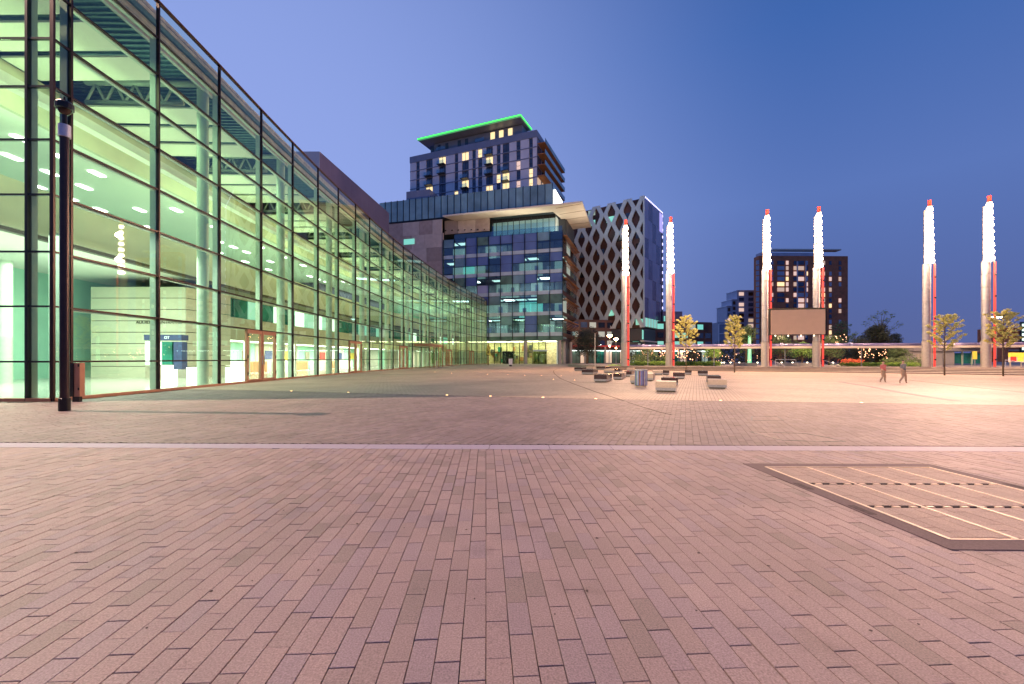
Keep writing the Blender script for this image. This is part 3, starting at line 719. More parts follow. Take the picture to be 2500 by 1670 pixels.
# ---- light masts
masts = [(13.3, 51.0), (18.2, 50.0), (27.8, 47.5), (32.8, 46.6), (42.8, 44.7), (47.6, 43.5), (57.5, 39.8), (62.0, 37.2), (71, 30), (74, 26)]
names = ['leftmost steel light mast with red strip, in front of the lattice block', 'steel light mast with red strip, just right of the lattice block', 'steel light mast with red strip holding the left side of the blank screen', 'steel light mast with red strip holding the right side of the blank screen', 'steel light mast with red strip, left one of the pair at the right', 'rightmost steel light mast with red strip in view, beside a golden tree', 'steel light mast past the right edge, nearer the view', 'steel light mast past the right edge, farther from the view']
def make_mast(x, y, lb):
    t = thing('light_mast', (x, y, .4), lb, 'light mast', 'light masts along the terrace')
    zt = 17.5; r = .62
    MB().lathe((x-.12, y, 0), [(.38, .4), (.38, 3.1)], 24).build('lower_shaft', M['stonegrey'], t, smooth=True)
    for q in range(6):
        z0 = 3.12+q*1.32
        MB().lathe((x-.12, y, 0), [(.32, z0), (.34, z0+.02), (.34, z0+1.28), (.32, z0+1.30)], 24).build('shaft_panel', M['steel'], t, smooth=False)
    MB().lathe((x-.12, y, 0), [(.24, 3.1), (.24, zt-1.0)], 12).build('core', M['lampshell'], t)
    fr = Fr((x, y), (1, 0), (0, 1))
    MB().box(fr, .13, .29, -.56, -.46, .45, 10.9).build('red_strip', M['red_lit'], t)
    MB().tube((x+.37, y-.3, .45), (x+.37, y-.3, 11.0), .07, n=10).build('side_channel', M['pinkmet'], t)
    for q in range(5): MB().box(fr, .12, .30, -.60, -.565, 1.1+q*2.1, 1.25+q*2.1).build('strip_bracket', M['black'], t)
    MB().tube((x, y-.2, 10.9), (x, y-.2, zt-.5), .10, n=8).build('lamp_spine', M['lampshell'], t)
    MB().tube((x, y-.2, zt-.6), (x, y-.2, zt), .16, n=10).build('finial', mat('red finial', (.35, .03, .02), .4, .2, emis=(1, .1, .05), es=.5), t)
    for q in range(9):
        z = 11.0+q*.66
        fx_ = MB()
        rr = .39-.016*q
        fx_.lathe((x, y-.2, z), [(.0, 0), (rr*.7, .03), (rr*.95, .12), (rr, .25), (rr*.95, .38), (rr*.7, .48), (.0, .52)], 14)
        h = fx_.build('floodlight', M['lamp'], t, smooth=True)
        MB().lathe((x, y-.2, z), [(.12, .5), (.34-.012*q, .54), (.34-.012*q, .60), (.12, .66)], 12).build('lamp_bracket', M['lampshell'], t)
    return t
def mast_lights(x, y):
    for z in (12.6, 15.4): point('mast_light', (x-.35, y-.95, z), 4700, (1, .60, .36), .3)
m0 = make_mast(*masts[0], names[0])
for x, y in masts[:8]: mast_lights(x, y)
for (x, y), nme in list(zip(masts, names))[1:8]:
    copy_tree(m0, (x, y, .4), None, nme)
for (mx_, my_), tgt, pw in ((masts[5], (5, 8, 0), 16000), (masts[6], (6, 7, 0), 15000), (masts[4], (5, 10, 0), 15000), (masts[0], (-6, 28, 0), 22000), (masts[1], (-4, 42, 0), 22000)):  # extra spots added at the masts to warm foreground and hall paving
    l = bpy.data.lights.new('mast_fill_spot', 'SPOT'); l.energy = pw; l.color = (1, .56, .40); l.spot_size = math.radians(24); l.spot_blend = 1; l.shadow_soft_size = .4
    o = bpy.data.objects.new('mast_fill_spot', l); COL.objects.link(o); o.location = (mx_-.5, my_-1.0, 15.2)
    o.rotation_euler = (Vector(tgt)-o.location).to_track_quat('-Z', 'Y').to_euler()
# ---- blank screen between masts 3 and 4
sx0, sx1 = X(1875, 46.6), X(2004, 46.2); ys = 46.2
scr = thing('big_screen', (sx0, ys, .4), 'large blank brown outdoor screen hung between two light masts', 'screen')
sf = Fr((sx0, ys), (sx1-sx0, -.9), (0, 1)); sl = Vector((sx1-sx0, -.9)).length
zb, zt_ = Z(818, 46), Z(755, 46)
box('screen_face', sf, (.06, sl-.16, -.02, .02, zb+.05, zt_-.06), M['screen'], scr); box('housing', sf, (0, sl, .025, .5, zb, zt_), M['black'], scr)
box('top_rail', sf, (-.05, sl+.05, -.03, .5, zt_, zt_+.10), M['ledge'], scr)
for q in range(4): MB().lathe(sf.p(.5+q*sl/4.4, -.02, zb-.14), [(.0, 0), (.05, .03), (.04, .12)], 8).build('under_light', M['fairyw'], scr)
# ---- long horizontal canopy tube
cb = thing('canopy_beam', (13.6, 52.2, 2.2), 'long low purple topped tubular canopy beam running behind all the masts', 'canopy')
line = [(x+.4, y+1.15) for x, y in masts[:7]]; line = [(13.9, 52.1)]+line[1:]
for j in range(6):
    a = Vector((*line[j], 0)); b = Vector((*line[j+1], 0)); d = (b-a).normalized(); fr = Fr(a, d, (0, 1)); L = (b-a).length
    MB().box(fr, .02, L-.02, -.45, 1.5, 2.42, 2.62).build('beam_soffit', M['canopy'], cb)
    mb = MB(); mb.tube(fr.p(.03, .2, 2.72), fr.p(L-.03, .2, 2.72), .22, n=14); mb.build('beam_tube', mat('purple metal tube', (.20, .18, .32), .3, .5), cb, smooth=True)
    mb = MB(); mb.tube(fr.p(L*.35, .2, 2.72), fr.p(L*.35+.22, .2, 2.72), .29, n=14); mb.build('beam_collar', M['bluepanel'], cb)
    MB().tube(fr.p(L*.5, .9, .4), fr.p(L*.5, .9, 2.42), .05, n=8).build('prop', M['steel'], cb)
# ================================================================== BENCH BLOCKS AND BIN
bd = Vector((.40, 1)).normalized()
bench_list = [
 # px left, px right, py top, py bottom, length, material, label
 (1600, 1647, 931, 956.5, .85, 'b', 'beige block bench, nearest of all, with a dark block behind'),
 (1614, 1652, 922, 942, 1.3, 'd', 'long dark block bench touching the nearest beige block'),
 (1729, 1770, 926, 948.5, .75, 'b', 'beige block bench of the rightmost pair'),
 (1727, 1757, 918, 938, 1.7, 'd', 'dark topped block bench of the rightmost pair, behind the beige one'),
 (1704, 1726, 906, 917.5, .8, 'd', 'lone small dark block bench between the bin and a golden tree'),
 (1643, 1670, 910, 925, 1.2, 'd', 'dark block bench in the middle distance left of the lone one'),
 (1672, 1680, 905.5, 915, 1.0, 'd', 'small dark block bench at the foot of the golden tree'),
 (1592, 1616, 905, 916, 1.4, 'b', 'beige block bench with glossy front behind the striped bin'),
 (1617, 1630, 905, 915.5, .9, 'd', 'narrow dark block bench right of the glossy fronted beige one'),
 (1538, 1560, 917, 937, 1.0, 'b', 'beige block bench half hidden left of the striped bin'),
 (1572, 1588, 912, 930, 1.8, 'b', 'long beige block bench right behind the striped bin'),
 (1450, 1481, 915, 933, 1.8, 'd', 'dark fronted block bench at the front left of the group'),
 (1497, 1507, 913, 927, 1.4, 'd', 'dark block bench following the front left one'),
 (1474, 1496, 903.5, 910.5, 1.5, 'b', 'pale block bench in the back row behind the front left one'),
 (1500, 1524, 909, 923, .9, 'b', 'pale block bench in the middle of the group'),
 (1524, 1536, 906.5, 920, 1.9, 'd', 'dark ended block bench in the middle of the group'),
 (1499, 1514, 903.5, 910, 1.6, 'd', 'low dark block bench in the back row'),
 (1420, 1448, 903, 914.5, 2.1, 'd', 'wide dark block bench second from the left edge of the group'),
 (1402, 1422, 897.8, 906, 1.9, 'd', 'dark block bench farthest left in the group'),
 (1430, 1448, 896.5, 903, 1.0, 'b', 'small beige block bench beside the slim pole'),
 (1456, 1486, 898, 903.5, 1.6, 'd', 'far dark block bench with a pale top'),
 (1530, 1546, 900, 907, 1.2, 'b', 'far beige block bench behind the bin at left'),
 (1502, 1514, 890.5, 899, .8, 'b', 'pale cube bench at the very back by the planting'),
]
for (x0, x1, yt, yb, ln, k, lb) in bench_list:
    g = G(x0, yb); g1 = G(x1, yb); wd = max(g1.x-g.x, .5); Y = g.y; h = min(max((yb-yt)/F*Y, .36), .5)
    if lb.startswith('pale cube'): h = .42
    t = thing('block_bench', g, lb, 'bench', 'stone block benches on the plaza')
    fr = Fr((g.x, g.y), (bd.y, -bd.x), (0, 1)); fr.n = bd.copy(); wd *= 1.0
    big, bb = (M['beige_stone'], M['beige_stone']) if k == 'b' else (M['dark_stone'], M['dark_stone'])
    MB().box(fr, .05, wd-.05, .06, ln-.06, 0.004, .055).build('plinth', M['ledge'], t)
    MB().box(fr, .004, wd-.004, .004, ln-.004, .055, .165).build('lower_block', M['band_stone'], t)
    MB().box(fr, 0, wd, 0, ln, .168, h).build('upper_block', big, t, bevel=.006)
    if ln > 1.15: MB().box(fr, -.004, wd+.004, .42, .435, .10, h-.01).build('joint', M['joint'], t)
g = G(1565, 944); bw = .29
bn = thing('litter_bin', g, 'round litter bin wrapped in blue, white and green vertical stripes', 'litter bin')
MB().lathe(g, [(bw*.8, 0), (bw*.8, .06)], 24).build('base', M['beige_stone'], bn)
MB().lathe(g, [(bw*.94, .06), (bw*.94, .73)], 24).build('drum', M['steel'], bn)
MB().lathe(g, [(bw, .73), (bw, .78), (bw*.8, .79), (bw*.8, .70)], 24).build('rim', M['steel'], bn)
scol = [mat('stripe '+n, c, .3, .3) for n, c in (('white', (.6, .6, .6)), ('blue', (.10, .14, .45)), ('green', (.2, .4, .2)), ('grey', (.25, .25, .28)), ('lilac', (.35, .33, .6)), ('brown', (.3, .15, .08)), ('black', (.03, .03, .04)))]
for q in range(52):
    a0 = 2*math.pi*q/52; a1 = 2*math.pi*(q+1)/52-.01; mb = MB()
    pr = [(g.x+math.cos(a)*r, g.y+math.sin(a)*r) for a, r in ((a0, bw*.945), (a0, bw*.985), (a1, bw*.985), (a1, bw*.945))]
    mb.prism(pr, .07, .725); mb.build('stripe', R.choice(scol), bn)

# ================================================================== TREES
def leaf_cloud(mb, c, rad, n, size, squash=1.0, rnd=None):
    rnd = rnd or R
    for _ in range(n):
        v = Vector((rnd.gauss(0, 1), rnd.gauss(0, 1), rnd.gauss(0, 1))).normalized()*(rnd.random()**.45)*rad; v.z *= squash
        p = c+v; u = Vector((rnd.gauss(0, 1), rnd.gauss(0, 1), rnd.gauss(0, 1))).normalized(); w_ = u.orthogonal().normalized()
        s = size*rnd.uniform(.6, 1.35)
        b = len(mb.v); mb.v += [tuple(p-u*s), tuple(p+w_*s*.45), tuple(p+u*s), tuple(p-w_*s*.45)]; mb.f.append((b, b+1, b+2, b+3)); mb.mi.append(mb.k)
def young_tree(base, htot, wid, lb, trunk=.36, dens=1.0):
    t = thing('young_tree', base, lb, 'tree', 'young golden trees on the plaza')
    rn = random.Random(int(base.x*100)); b = Vector(base)
    MB().tube(b, b+Vector((0, 0, htot*.42)), .055, .042, 8).build('trunk', M['bark'], t, smooth=True)
    mb = MB(); lf = MB()
    mb.tube(b+Vector((0, 0, htot*.42)), b+Vector((rn.uniform(-.1, .1), 0, htot*.93)), .042, .012, 6)
    zc0 = htot*.36; n = int(30*dens)
    for q in range(n):
        f = q/n; z = htot*(.38+.52*f); a = q*2.4+rn.uniform(-.3, .3)
        env = wid/2*(1-abs(f-.35)**1.4*1.25)*rn.uniform(.55, 1.05)
        tip = b+Vector((math.cos(a)*env, math.sin(a)*env, z+env*.75))
        if tip.z > base.z+htot: tip.z = base.z+htot-.1
        st = b+Vector((0, 0, z-.1)); mid = st.lerp(tip, .5)+Vector((0, 0, -.05))
        mb.tube(st, mid, .016, .011, 5); mb.tube(mid, tip, .011, .005, 4)
        for s_ in (.45, .7, .88, 1.0):
            c = st.lerp(tip, s_)+Vector((rn.uniform(-.10, .10), rn.uniform(-.10, .10), .04))
            leaf_cloud(lf, c, .17, int(30), .075, .6, rn)
    mb.build('branches', M['bark'], t); lf.build('crown', M['leaf_gold'], t)
    return t
for px, py, yt, wpx, lb in ((1675, 905.5, 762, 64, 'golden young tree rising behind the benches, beside the second mast'), (1793.5, 909.7, 759, 57, 'golden young tree left of the blank screen'), (2306, 916.7, 758, 70, 'golden young tree between the two right masts'), (2449, 918.4, 747, 84, 'golden young tree at the far right edge')):
    g = G(px, py); young_tree(g, Z(yt, g.y), wpx/F*g.y, lb)
def big_tree(px, Y, pyt, wpx, lb, m, z0=.4, trunkf=.3, n=1700, size=None, airy=False, cat='tree', grp='trees behind the terrace'):
    x = X(px, Y); zt = Z(pyt, Y); wd = wpx/F*Y; b = Vector((x, Y, z0)); hh = zt-z0
    t = thing('tree', b, lb, cat, grp); rn = random.Random(int(px*7+Y))
    MB().tube(b, b+Vector((rn.uniform(-.1, .1), 0, hh*.55)), .035*hh**.9+.02, .02*hh**.9, 8).build('trunk', M['bark'], t, smooth=True)
    lf = MB(); br = MB(); sz = size or max(.10, hh*.022)
    nb = 22
    for q in range(nb):
        f = q/nb; a = q*2.4; z = hh*(trunkf+(.95-trunkf)*f)
        env = wd/2*math.sin(math.pi*min(1, .25+.72*f))**.7*rn.uniform(.4, 1.0)
        tip = b+Vector((math.cos(a)*env, math.sin(a)*env, z)); st = b+Vector((0, 0, z*.7))
        br.tube(st, tip, .02*hh**.6, .006, 4, False)
        leaf_cloud(lf, tip, wd*(.13 if airy else .20), n//nb, sz, .75, rn)
    if not airy: leaf_cloud(lf, b+Vector((0, 0, hh*(trunkf+.30))), wd*.33, n//4, sz*1.2, 1.1, rn)
    br.build('branches', M['bark'], t); lf.build('crown', m, t); return t
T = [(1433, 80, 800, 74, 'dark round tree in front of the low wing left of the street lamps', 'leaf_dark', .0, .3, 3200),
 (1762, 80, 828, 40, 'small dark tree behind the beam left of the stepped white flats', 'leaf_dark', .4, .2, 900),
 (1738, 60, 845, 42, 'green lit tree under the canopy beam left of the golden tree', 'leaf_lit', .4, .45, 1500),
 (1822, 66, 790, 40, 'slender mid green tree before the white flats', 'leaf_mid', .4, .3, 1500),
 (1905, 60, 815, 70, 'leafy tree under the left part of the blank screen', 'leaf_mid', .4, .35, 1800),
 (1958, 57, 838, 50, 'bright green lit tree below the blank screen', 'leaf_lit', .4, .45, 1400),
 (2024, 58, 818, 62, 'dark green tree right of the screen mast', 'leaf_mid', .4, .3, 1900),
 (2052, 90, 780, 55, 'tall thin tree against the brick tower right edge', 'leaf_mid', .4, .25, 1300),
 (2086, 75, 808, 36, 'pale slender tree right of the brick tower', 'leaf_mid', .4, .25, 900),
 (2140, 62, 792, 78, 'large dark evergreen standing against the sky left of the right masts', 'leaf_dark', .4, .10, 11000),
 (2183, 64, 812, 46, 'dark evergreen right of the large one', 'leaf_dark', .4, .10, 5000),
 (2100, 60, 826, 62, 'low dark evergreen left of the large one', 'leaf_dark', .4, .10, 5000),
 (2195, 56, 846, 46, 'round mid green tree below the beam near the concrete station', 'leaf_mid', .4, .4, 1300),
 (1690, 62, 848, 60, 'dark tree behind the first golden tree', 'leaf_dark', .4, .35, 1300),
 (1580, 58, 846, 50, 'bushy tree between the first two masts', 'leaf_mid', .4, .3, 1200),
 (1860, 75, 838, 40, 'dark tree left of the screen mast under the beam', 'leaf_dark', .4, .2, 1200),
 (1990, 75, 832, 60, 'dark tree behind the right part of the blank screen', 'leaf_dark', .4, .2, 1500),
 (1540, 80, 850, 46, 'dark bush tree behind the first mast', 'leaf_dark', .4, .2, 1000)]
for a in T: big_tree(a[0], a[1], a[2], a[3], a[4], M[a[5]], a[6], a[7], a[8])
big_tree(2152, 78, 752, 82, 'tall airy pale tree rising above the dark evergreen', M['leaf_mid'], .4, .35, 900, .16, True)
# hedge backing and planting beds
def bush(pts2, z0, h, name, m, lb, cat, dens=60, size=.10, wd=1.2):
    mb = MB(); tot = 0
    for (x0, y0), (x1, y1) in zip(pts2, pts2[1:]):
        L = math.hypot(x1-x0, y1-y0); n = int(L*dens)
        for _ in range(n):
            f = R.random(); hh = h*(.5+.5*math.sin(math.pi*min(1, max(0, R.random()))))
            c = Vector((x0+(x1-x0)*f+R.gauss(0, wd*.25), y0+(y1-y0)*f+R.gauss(0, wd*.35), z0+R.random()**.7*hh)); leaf_cloud(mb, c, size, 2, size, 1)
    o = mb.build(name, m); tag(o, lb, cat); return o
def pl(l, Y): return [(X(p, Y), Y) for p in l]
bush(pl((1735, 1790, 1850, 1900, 1960, 2030, 2100, 2180, 2228), 68), .4, 2.4, 'hedge', M['leaf_dark'], 'long dark hedge at the back of the terrace behind the trees', 'hedge', 60, .2, 1.5)
bush(pl((1487, 1520), 53), 0, .55, 'planting', M['leaf_lit'], 'low green planting mound left of the first mast', 'planting', 260, .09)
bush(pl((1540, 1580, 1628), 54), .4, .55, 'planting', M['grass'], 'bright low grasses between the first two masts', 'planting', 220, .09)
bush(pl((1542, 1575), 56), .4, 1.3, 'shrub', M['leaf_mid'], 'dark green shrub right of the first mast', 'shrub', 160, .13)
bush(pl((1600, 1628), 57), .4, 1.3, 'shrub', M['leaf_mid'], 'dark green shrub left of the second mast', 'shrub', 160, .13)
bush(pl((1650, 1700, 1756), 52), .4, .55, 'hedge', M['grass'], 'bright clipped low green hedge right of the second mast', 'hedge', 420, .08, .9)
bush(pl((2060, 2098), 50.5), .4, .85, 'flower_bed', M['red_plant'], 'red orange flowering bed right of the screen', 'flower bed', 300, .09)
bush(pl((2050, 2110, 2170, 2245), 48.5), .4, .45, 'flower_bed', M['grass'], 'low yellow green bed in front of the red flowers', 'flower bed', 200, .09)
bush(pl((2160, 2250), 51), .4, 1.1, 'shrub', M['leaf_mid'], 'mixed shrubs left of the right pair of masts', 'shrub', 110, .12)
# fairy lights strung in the trees and low bollard lights
def lights(name, x0, x1, y0, y1, Y, n, m, lb, r=.05):
    mb = MB(); rn = random.Random(int(x0))
    for _ in range(n):
        yy = Y+rn.uniform(-2.5, 2.5); c = Vector((X(rn.uniform(x0, x1), yy), yy, Z(rn.uniform(y0, y1), yy)))
        rr = r*rn.uniform(.6, 1.3); mb.lathe(c, [(.001, -rr), (rr*.8, -rr*.5), (rr*.8, rr*.5), (.001, rr)], 6)
    o = mb.build(name, m); o['kind'] = 'stuff'; tag(o, lb, 'string lights'); return o
lights('string_lights', 1645, 1700, 848, 880, 55, 34, M['fairy'], 'warm bulbs clustered in the dark tree by the second mast', .07)
lights('string_lights', 1700, 1870, 860, 882, 60, 40, M['fairy'], 'row of warm orange bulbs low under the canopy beam')
lights('string_lights', 2040, 2072, 815, 840, 52, 16, M['fairy'], 'reddish bulbs in front of the brick tower foot')
lights('string_lights', 2095, 2170, 850, 876, 52, 40, M['fairy'], 'warm bulbs hanging in the dark evergreens')
lights('string_lights', 1545, 1630, 842, 872, 62, 46, M['fairy'], 'warm bulbs between the first two masts', .09)
for i, px in enumerate((1762, 1771, 1790, 1805, 1853, 1916, 1935, 1975, 2043)):
    x, Y = X(px, 51), 51+.3*(i % 3)
    if i == 0:
        t = thing('bollard_light', (x, Y, .4), 'leftmost low white bollard light at the back of the terrace', 'bollard light', 'low bollard lights on the terrace'); f0 = t
        MB().tube((x, Y, .4), (x, Y, .75), .05, n=8).build('post', M['steel'], t); MB().tube((x, Y, .76), (x, Y, .86), .07, n=8).build('lamp_head', M['fairyw'], t)
    else: copy_tree(f0, (x, Y, .4), None, ['', 'second', 'third', 'fourth', 'fifth', 'sixth', 'seventh', 'eighth', 'ninth and rightmost'][i]+' low white bollard light counted from the left')
for i, (a, b) in enumerate(((1795, 1848), (1905, 1945), (1950, 1982))):
    o = box('low_wall', W0, (X(a, 50), X(b, 50), 50, 50.4, .4, .78), M['concrete']); tag(o, ['low pale wall left of the screen masts', 'low pale wall under the left half of the screen', 'low pale wall under the right half of the screen'][i], 'wall')
def rail(px0, px1, lb, Y=47.6, slope=True):
    t = thing('handrail', (X(px0, Y), Y, .4), lb, 'handrail'); a = Vector((X(px0, Y), Y, 1.15)); b = Vector((X(px1, Y), Y-1.6, .95 if slope else 1.15))
    if slope: b.z = .55
    MB().tube(a, b, .025, n=6).build('rail', M['white_metal'], t); MB().tube((a.x, a.y, .4), a, .02, n=6).build('post', M['white_metal'], t); MB().tube((b.x, b.y, .1), b, .02, n=6).build('post', M['white_metal'], t)
rail(1880, 1892, 'slanting pale handrail at the foot of the left screen mast'); rail(2008, 2024, 'slanting pale handrail at the foot of the right screen mast')
rail(1893, 1922, 'level pale handrail right of the left screen mast', 52, False)
rail(2455, 2520, 'long pale handrail climbing at the right edge of the steps', 42)
t = thing('green_tree_trunk', (X(1830, 64), 64, .4), 'tree trunk glowing green by itself as if uplit, under the beam', 'tree'); x = X(1830, 64)
MB().tube((x, 64, .4), (x, 64, Z(820, 64)), .28, .18, 10).build('trunk', M['trunk_glow'], t)
lf = MB(); leaf_cloud(lf, Vector((x, 64, Z(812, 64))), 1.2, 300, .15); lf.build('crown', M['leaf_mid'], t)

# ================================================================== STREET LAMPS, POLES
for i, (px, pyh, Y, lb) in enumerate(((1488.5, 821, 92, 'left lit sodium street lamp in front of the lattice block'), (1504, 829, 106, 'right lit sodium street lamp in front of the lattice block'))):
    x = X(px, Y); zh = Z(pyh, Y); t = thing('street_lamp', (x, Y, 0), lb, 'street lamp', 'sodium street lamps')
    MB().tube((x, Y, 0), (x, Y, zh-.2), .09, .06, 8).build('post', M['steel'], t)
    MB().lathe((x, Y, zh), [(.06, -.3), (.5, .05), (.55, .2), (.2, .32), (.001, .35)], 14).build('lamp_head', M['street'], t)
    MB().lathe((x, Y, zh-2.1), [(.05, -.2), (.22, 0), (.12, .2)], 10).build('lower_lamp', glow('lower lamp', (1, .55, .25), 25), t)
x = X(1452.5, 49); t = thing('spotlight_pole', (x, 49, 0), 'slim tall pole with two dark spotlights rising from the back benches', 'lamp post')
MB().tube((x, 49, 0), (x, 49, Z(812, 49)), .06, .045, 8).build('post', M['stonegrey'], t)
for s_ in (-1, 1): MB().tube((x+.05*s_, 49, Z(812, 49)), (x+.22*s_, 48.8, Z(808, 49)), .08, .12, 8).build('spotlight', M['black'], t)
x = X(2431, 60); t = thing('street_lamp', (x, 60, .4), 'white lit street lamp at the tram stop right of the last mast', 'street lamp')
MB().tube((x, 60, .4), (x, 60, Z(776, 60)), .13, .10, 8).build('post', mat('pale lamp post', (.35, .5, .45), .4, .3), t)
for s_ in (-1, 1): box('lamp_head', Fr((x, 60), (1, 0), (0, 1)), ((.1 if s_ > 0 else -.75), (.75 if s_ > 0 else -.1), -.12, .12, Z(776, 60), Z(776, 60)+.14), glow('white lamp head', (1, .9, .75), 25), t)

# ================================================================== OFFICE BLOCK WITH CANOPY (centre)
oc = Vector((11.46, 98.0)); of = Fr(oc, (-3635, 1060)); osd = Fr(oc, (350, 1060), (-1, 0))
office = thing('office_block', (oc.x, oc.y, 0), 'glass fronted office block with stone side wall and white flaring canopy in the centre', 'building')
OL = 29.4; FH = 4.77; Z0 = 5.95; BW = OL/10
SL = of.s_of(915)
# core: floors and back
box('core', of, (.6, SL+6, 7.0, 18, 0, 35.4), M['slab'], office)
for k in range(6):
    box('floor_slab', of, (.15, OL, .25, 7.0, Z0+FH*k-.25, Z0+FH*k+.0 if k else Z0), M['slab'], office)
# rooms lit or dark: lit ceilings, and back walls that glow for room light
lit = {(0, 1): 'win_dim', (0, 5): 'win_dim', (0, 6): 'win_white', (0, 7): 'win_dim', (0, 3): 'win_dim', (1, 3): 'win_teal', (1, 2): 'win_teal', (1, 4): 'win_white', (1, 5): 'win_dim', (1, 6): 'win_dim', (1, 0): 'win_dim',
       (2, 1): 'win_white', (2, 2): 'win_dim', (2, 3): 'win_white', (2, 4): 'win_dim', (2, 7): 'win_white', (2, 5): 'win_dim', (2, 8): 'win_white', (3, 8): 'win_teal', (3, 3): 'win_dim', (3, 2): 'win_dim', (4, 5): 'win_white', (4, 6): 'win_dim', (4, 9): 'win_dim', (4, 8): 'win_dim', (3, 9): 'win_dim', (3, 7): 'win_dim', (3, 0): 'win_dim', (0, 0): 'win_white'}
roomw = mat('office room wall', (.30, .36, .38), .8, 0, .2, .5)
for k in range(5):
    for c in range(10):
        z = Z0+FH*k; a0, a1 = c*BW+.04, (c+1)*BW-.04
        e = lit.get((k, c))
        box('room_wall', of, (a0+.05, a1-.05, 5.5, 6.6, z+.02, z+FH-.5), M[e] if e in ('win_teal', 'win_dim') else roomw, office)
        if e: box('room_light', of, (a0+.3, a1-.3, 1.2, 3.2, z+FH-.36, z+FH-.28), M['ceil_light' if e == 'win_white' else 'win_white'], office)
        if R.random() < .5: box('room_partition', of, (a0+.3, a0+.3+R.uniform(.5, 1.2), 2.5, 2.7, z+1.0, z+R.uniform(1.9, 3.2)), M['blind2'] if R.random() < .4 else M['spandrel'], office)
        # skin: lower band, vision pane, upper pane
        box('spandrel_panel', of, (a0, a1, 0, .07, z+.45, z+1.30), M['spandrel'], office)
        ch = R.random()
        if (k, c) in ((4, 2), (4, 3), (4, 7), (3, 3), (3, 4), (2, 2)) or ch < .12: vm_ = M['blind']
        elif ch < .20 and not e: vm_ = M['blind2']
        elif (k, c) in ((4, 8), (3, 8), (2, 4), (1, 8), (1, 7)) : vm_ = M['greenroom']
        else: vm_ = M['off_glass']
        box('office_pane', of, (a0, a1, 0, .05, z+1.33, z+3.15), vm_ if not e else M['off_glass'], office)
        box('office_pane', of, (a0, a1, 0, .05, z+3.18, z+FH-.03+.42), M['blind'] if vm_ is M['blind'] else R.choice((M['off_glass'], M['off_glass'], M['off_glass'], M['blind'], M['strip'], M['greenroom'])), office)
    box('transom', of, (0, OL, -.06, -.005, Z0+FH*k+3.14, Z0+FH*k+3.20), M['frame_black'], office)
    box('transom', of, (0, OL, -.06, -.005, Z0+FH*k+.40, Z0+FH*k+.46), M['frame_black'], office)
for c in range(11):
    box('mullion', of, (c*BW-.05, c*BW+.05, -.28, 0, Z0-.3, Z0+FH*5+.5), M['frame_black'], office)
box('soffit', of, (-.02, OL, -.02, 7, Z0-.55, Z0-.28), M['slab'], office)
box('lower_fascia', of, (0, OL, -.04, .0, Z0-.5, Z0+.4), M['greenroom'], office)
box('glass_balustrade', of, (.1, OL*.9, -.1, -.05, Z0+FH*5+.3, Z0+FH*5+1.5), M['off_glass'], office)
# terrace storey
z5 = Z0+FH*5
a = of.s_of(1198.5, 2.5)
box('terrace_room', of, (2.2, a, 4.5, 6.9, z5, 34.9), M['win_dim'], office)
for c in range(11):
    s0 = 2.2+(a-2.2)*c/11; s1 = 2.2+(a-2.2)*(c+1)/11
    box('terrace_pane', of, (s0+.04, s1-.04, 2.5, 2.55, z5+.4, 34.0), M['off_glass'], office); box('terrace_mullion', of, (s0-.05, s0+.05, 2.3, 2.5, z5+.4, 34.9), M['frame_black'], office)
box('terrace_header', of, (2.2, a, 2.4, 2.6, 34.05, 34.9), M['frame_black'], office)
box('terrace_floor', of, (.1, OL+3, .1, 7, z5+.02, z5+.38), M['slab'], office)
# stone panels
for r_ in range(9):
    zt2 = 35.4-r_*3.4
    s = a if zt2 > 31 else OL
    if r_ == 0: s = a
    while s < SL+1:
        e = min(s+R.choice((2.6, 3.6, 4.6)), SL+1.5)
        if zt2-3.4 < z5 and s < OL: s = OL; 
        e = max(e, s+.5)
        nn = 0.0 if s >= OL-.1 else 1.5
        box('stone_panel', of, (s+.02, e-.02, nn, nn+.3, zt2-3.37, zt2), R.choices((M['stone_a'], M['stone_b'], M['stone_c']), (5, 2, 2))[0], office); s = e
s0, s1 = of.s_of(986), of.s_of(1012)
box('wall_window', of, (s1, s0, -.06, -.01, Z(581, 103), Z(567, 103)), M['win_teal'], office)
for q in range(7): MB().tube(of.p(a+1.2+q*1.7, 1.4, Z(548-q*1.0, 101)), of.p(a+1.2+q*1.7, 1.0, Z(550-q, 101)), .12, n=6).build('wall_spotlight', M['black'], office)
# glazed strip above
s_r = of.s_of(1349); s_l = of.s_of(926)
box('strip_core', of, (s_r+.1, s_l, .35, 14, 35.6, 41.0), M['slab'], office)
n = 26
for c in range(n):
    a0 = s_r+(s_l-s_r)*c/n; a1 = s_r+(s_l-s_r)*(c+1)/n
    box('strip_panel', of, (a0+.05, a1-.05, .05, .3, 35.9, 41.1), M['strip2' if c > 12 or c % 4 == 0 else 'strip'], office)
    box('strip_fin', of, (a0-.04, a0+.04, -.1, .3, 35.9, 41.2), M['frame_black'], office)
box('strip_band', of, (s_r, s_l, -.05, .3, 35.5, 35.85), M['frame_black'], office)
box('strip_side', Fr(of.p(s_r, .4), osd.d, (-1, 0)), (.1, 13, .02, .3, 35.9, 41.1), M['strip'], office)
sg = Fr(of.p(s_r, .4), osd.d, (-1, 0))
box('rooftop_sign', sg, (1.0, 9.0, -.35, -.02, 36.6, 40.2), M['sign_white'], office)
box('rooftop_block', of, (of.s_of(1040), of.s_of(982), 2, 9, 41, 44.0), M['apt_blue'], office)
box('lit_sign', of, (of.s_of(930), of.s_of(923), -.5, -.1, Z(534, 107), Z(502, 107)), M['sign_white'], office)
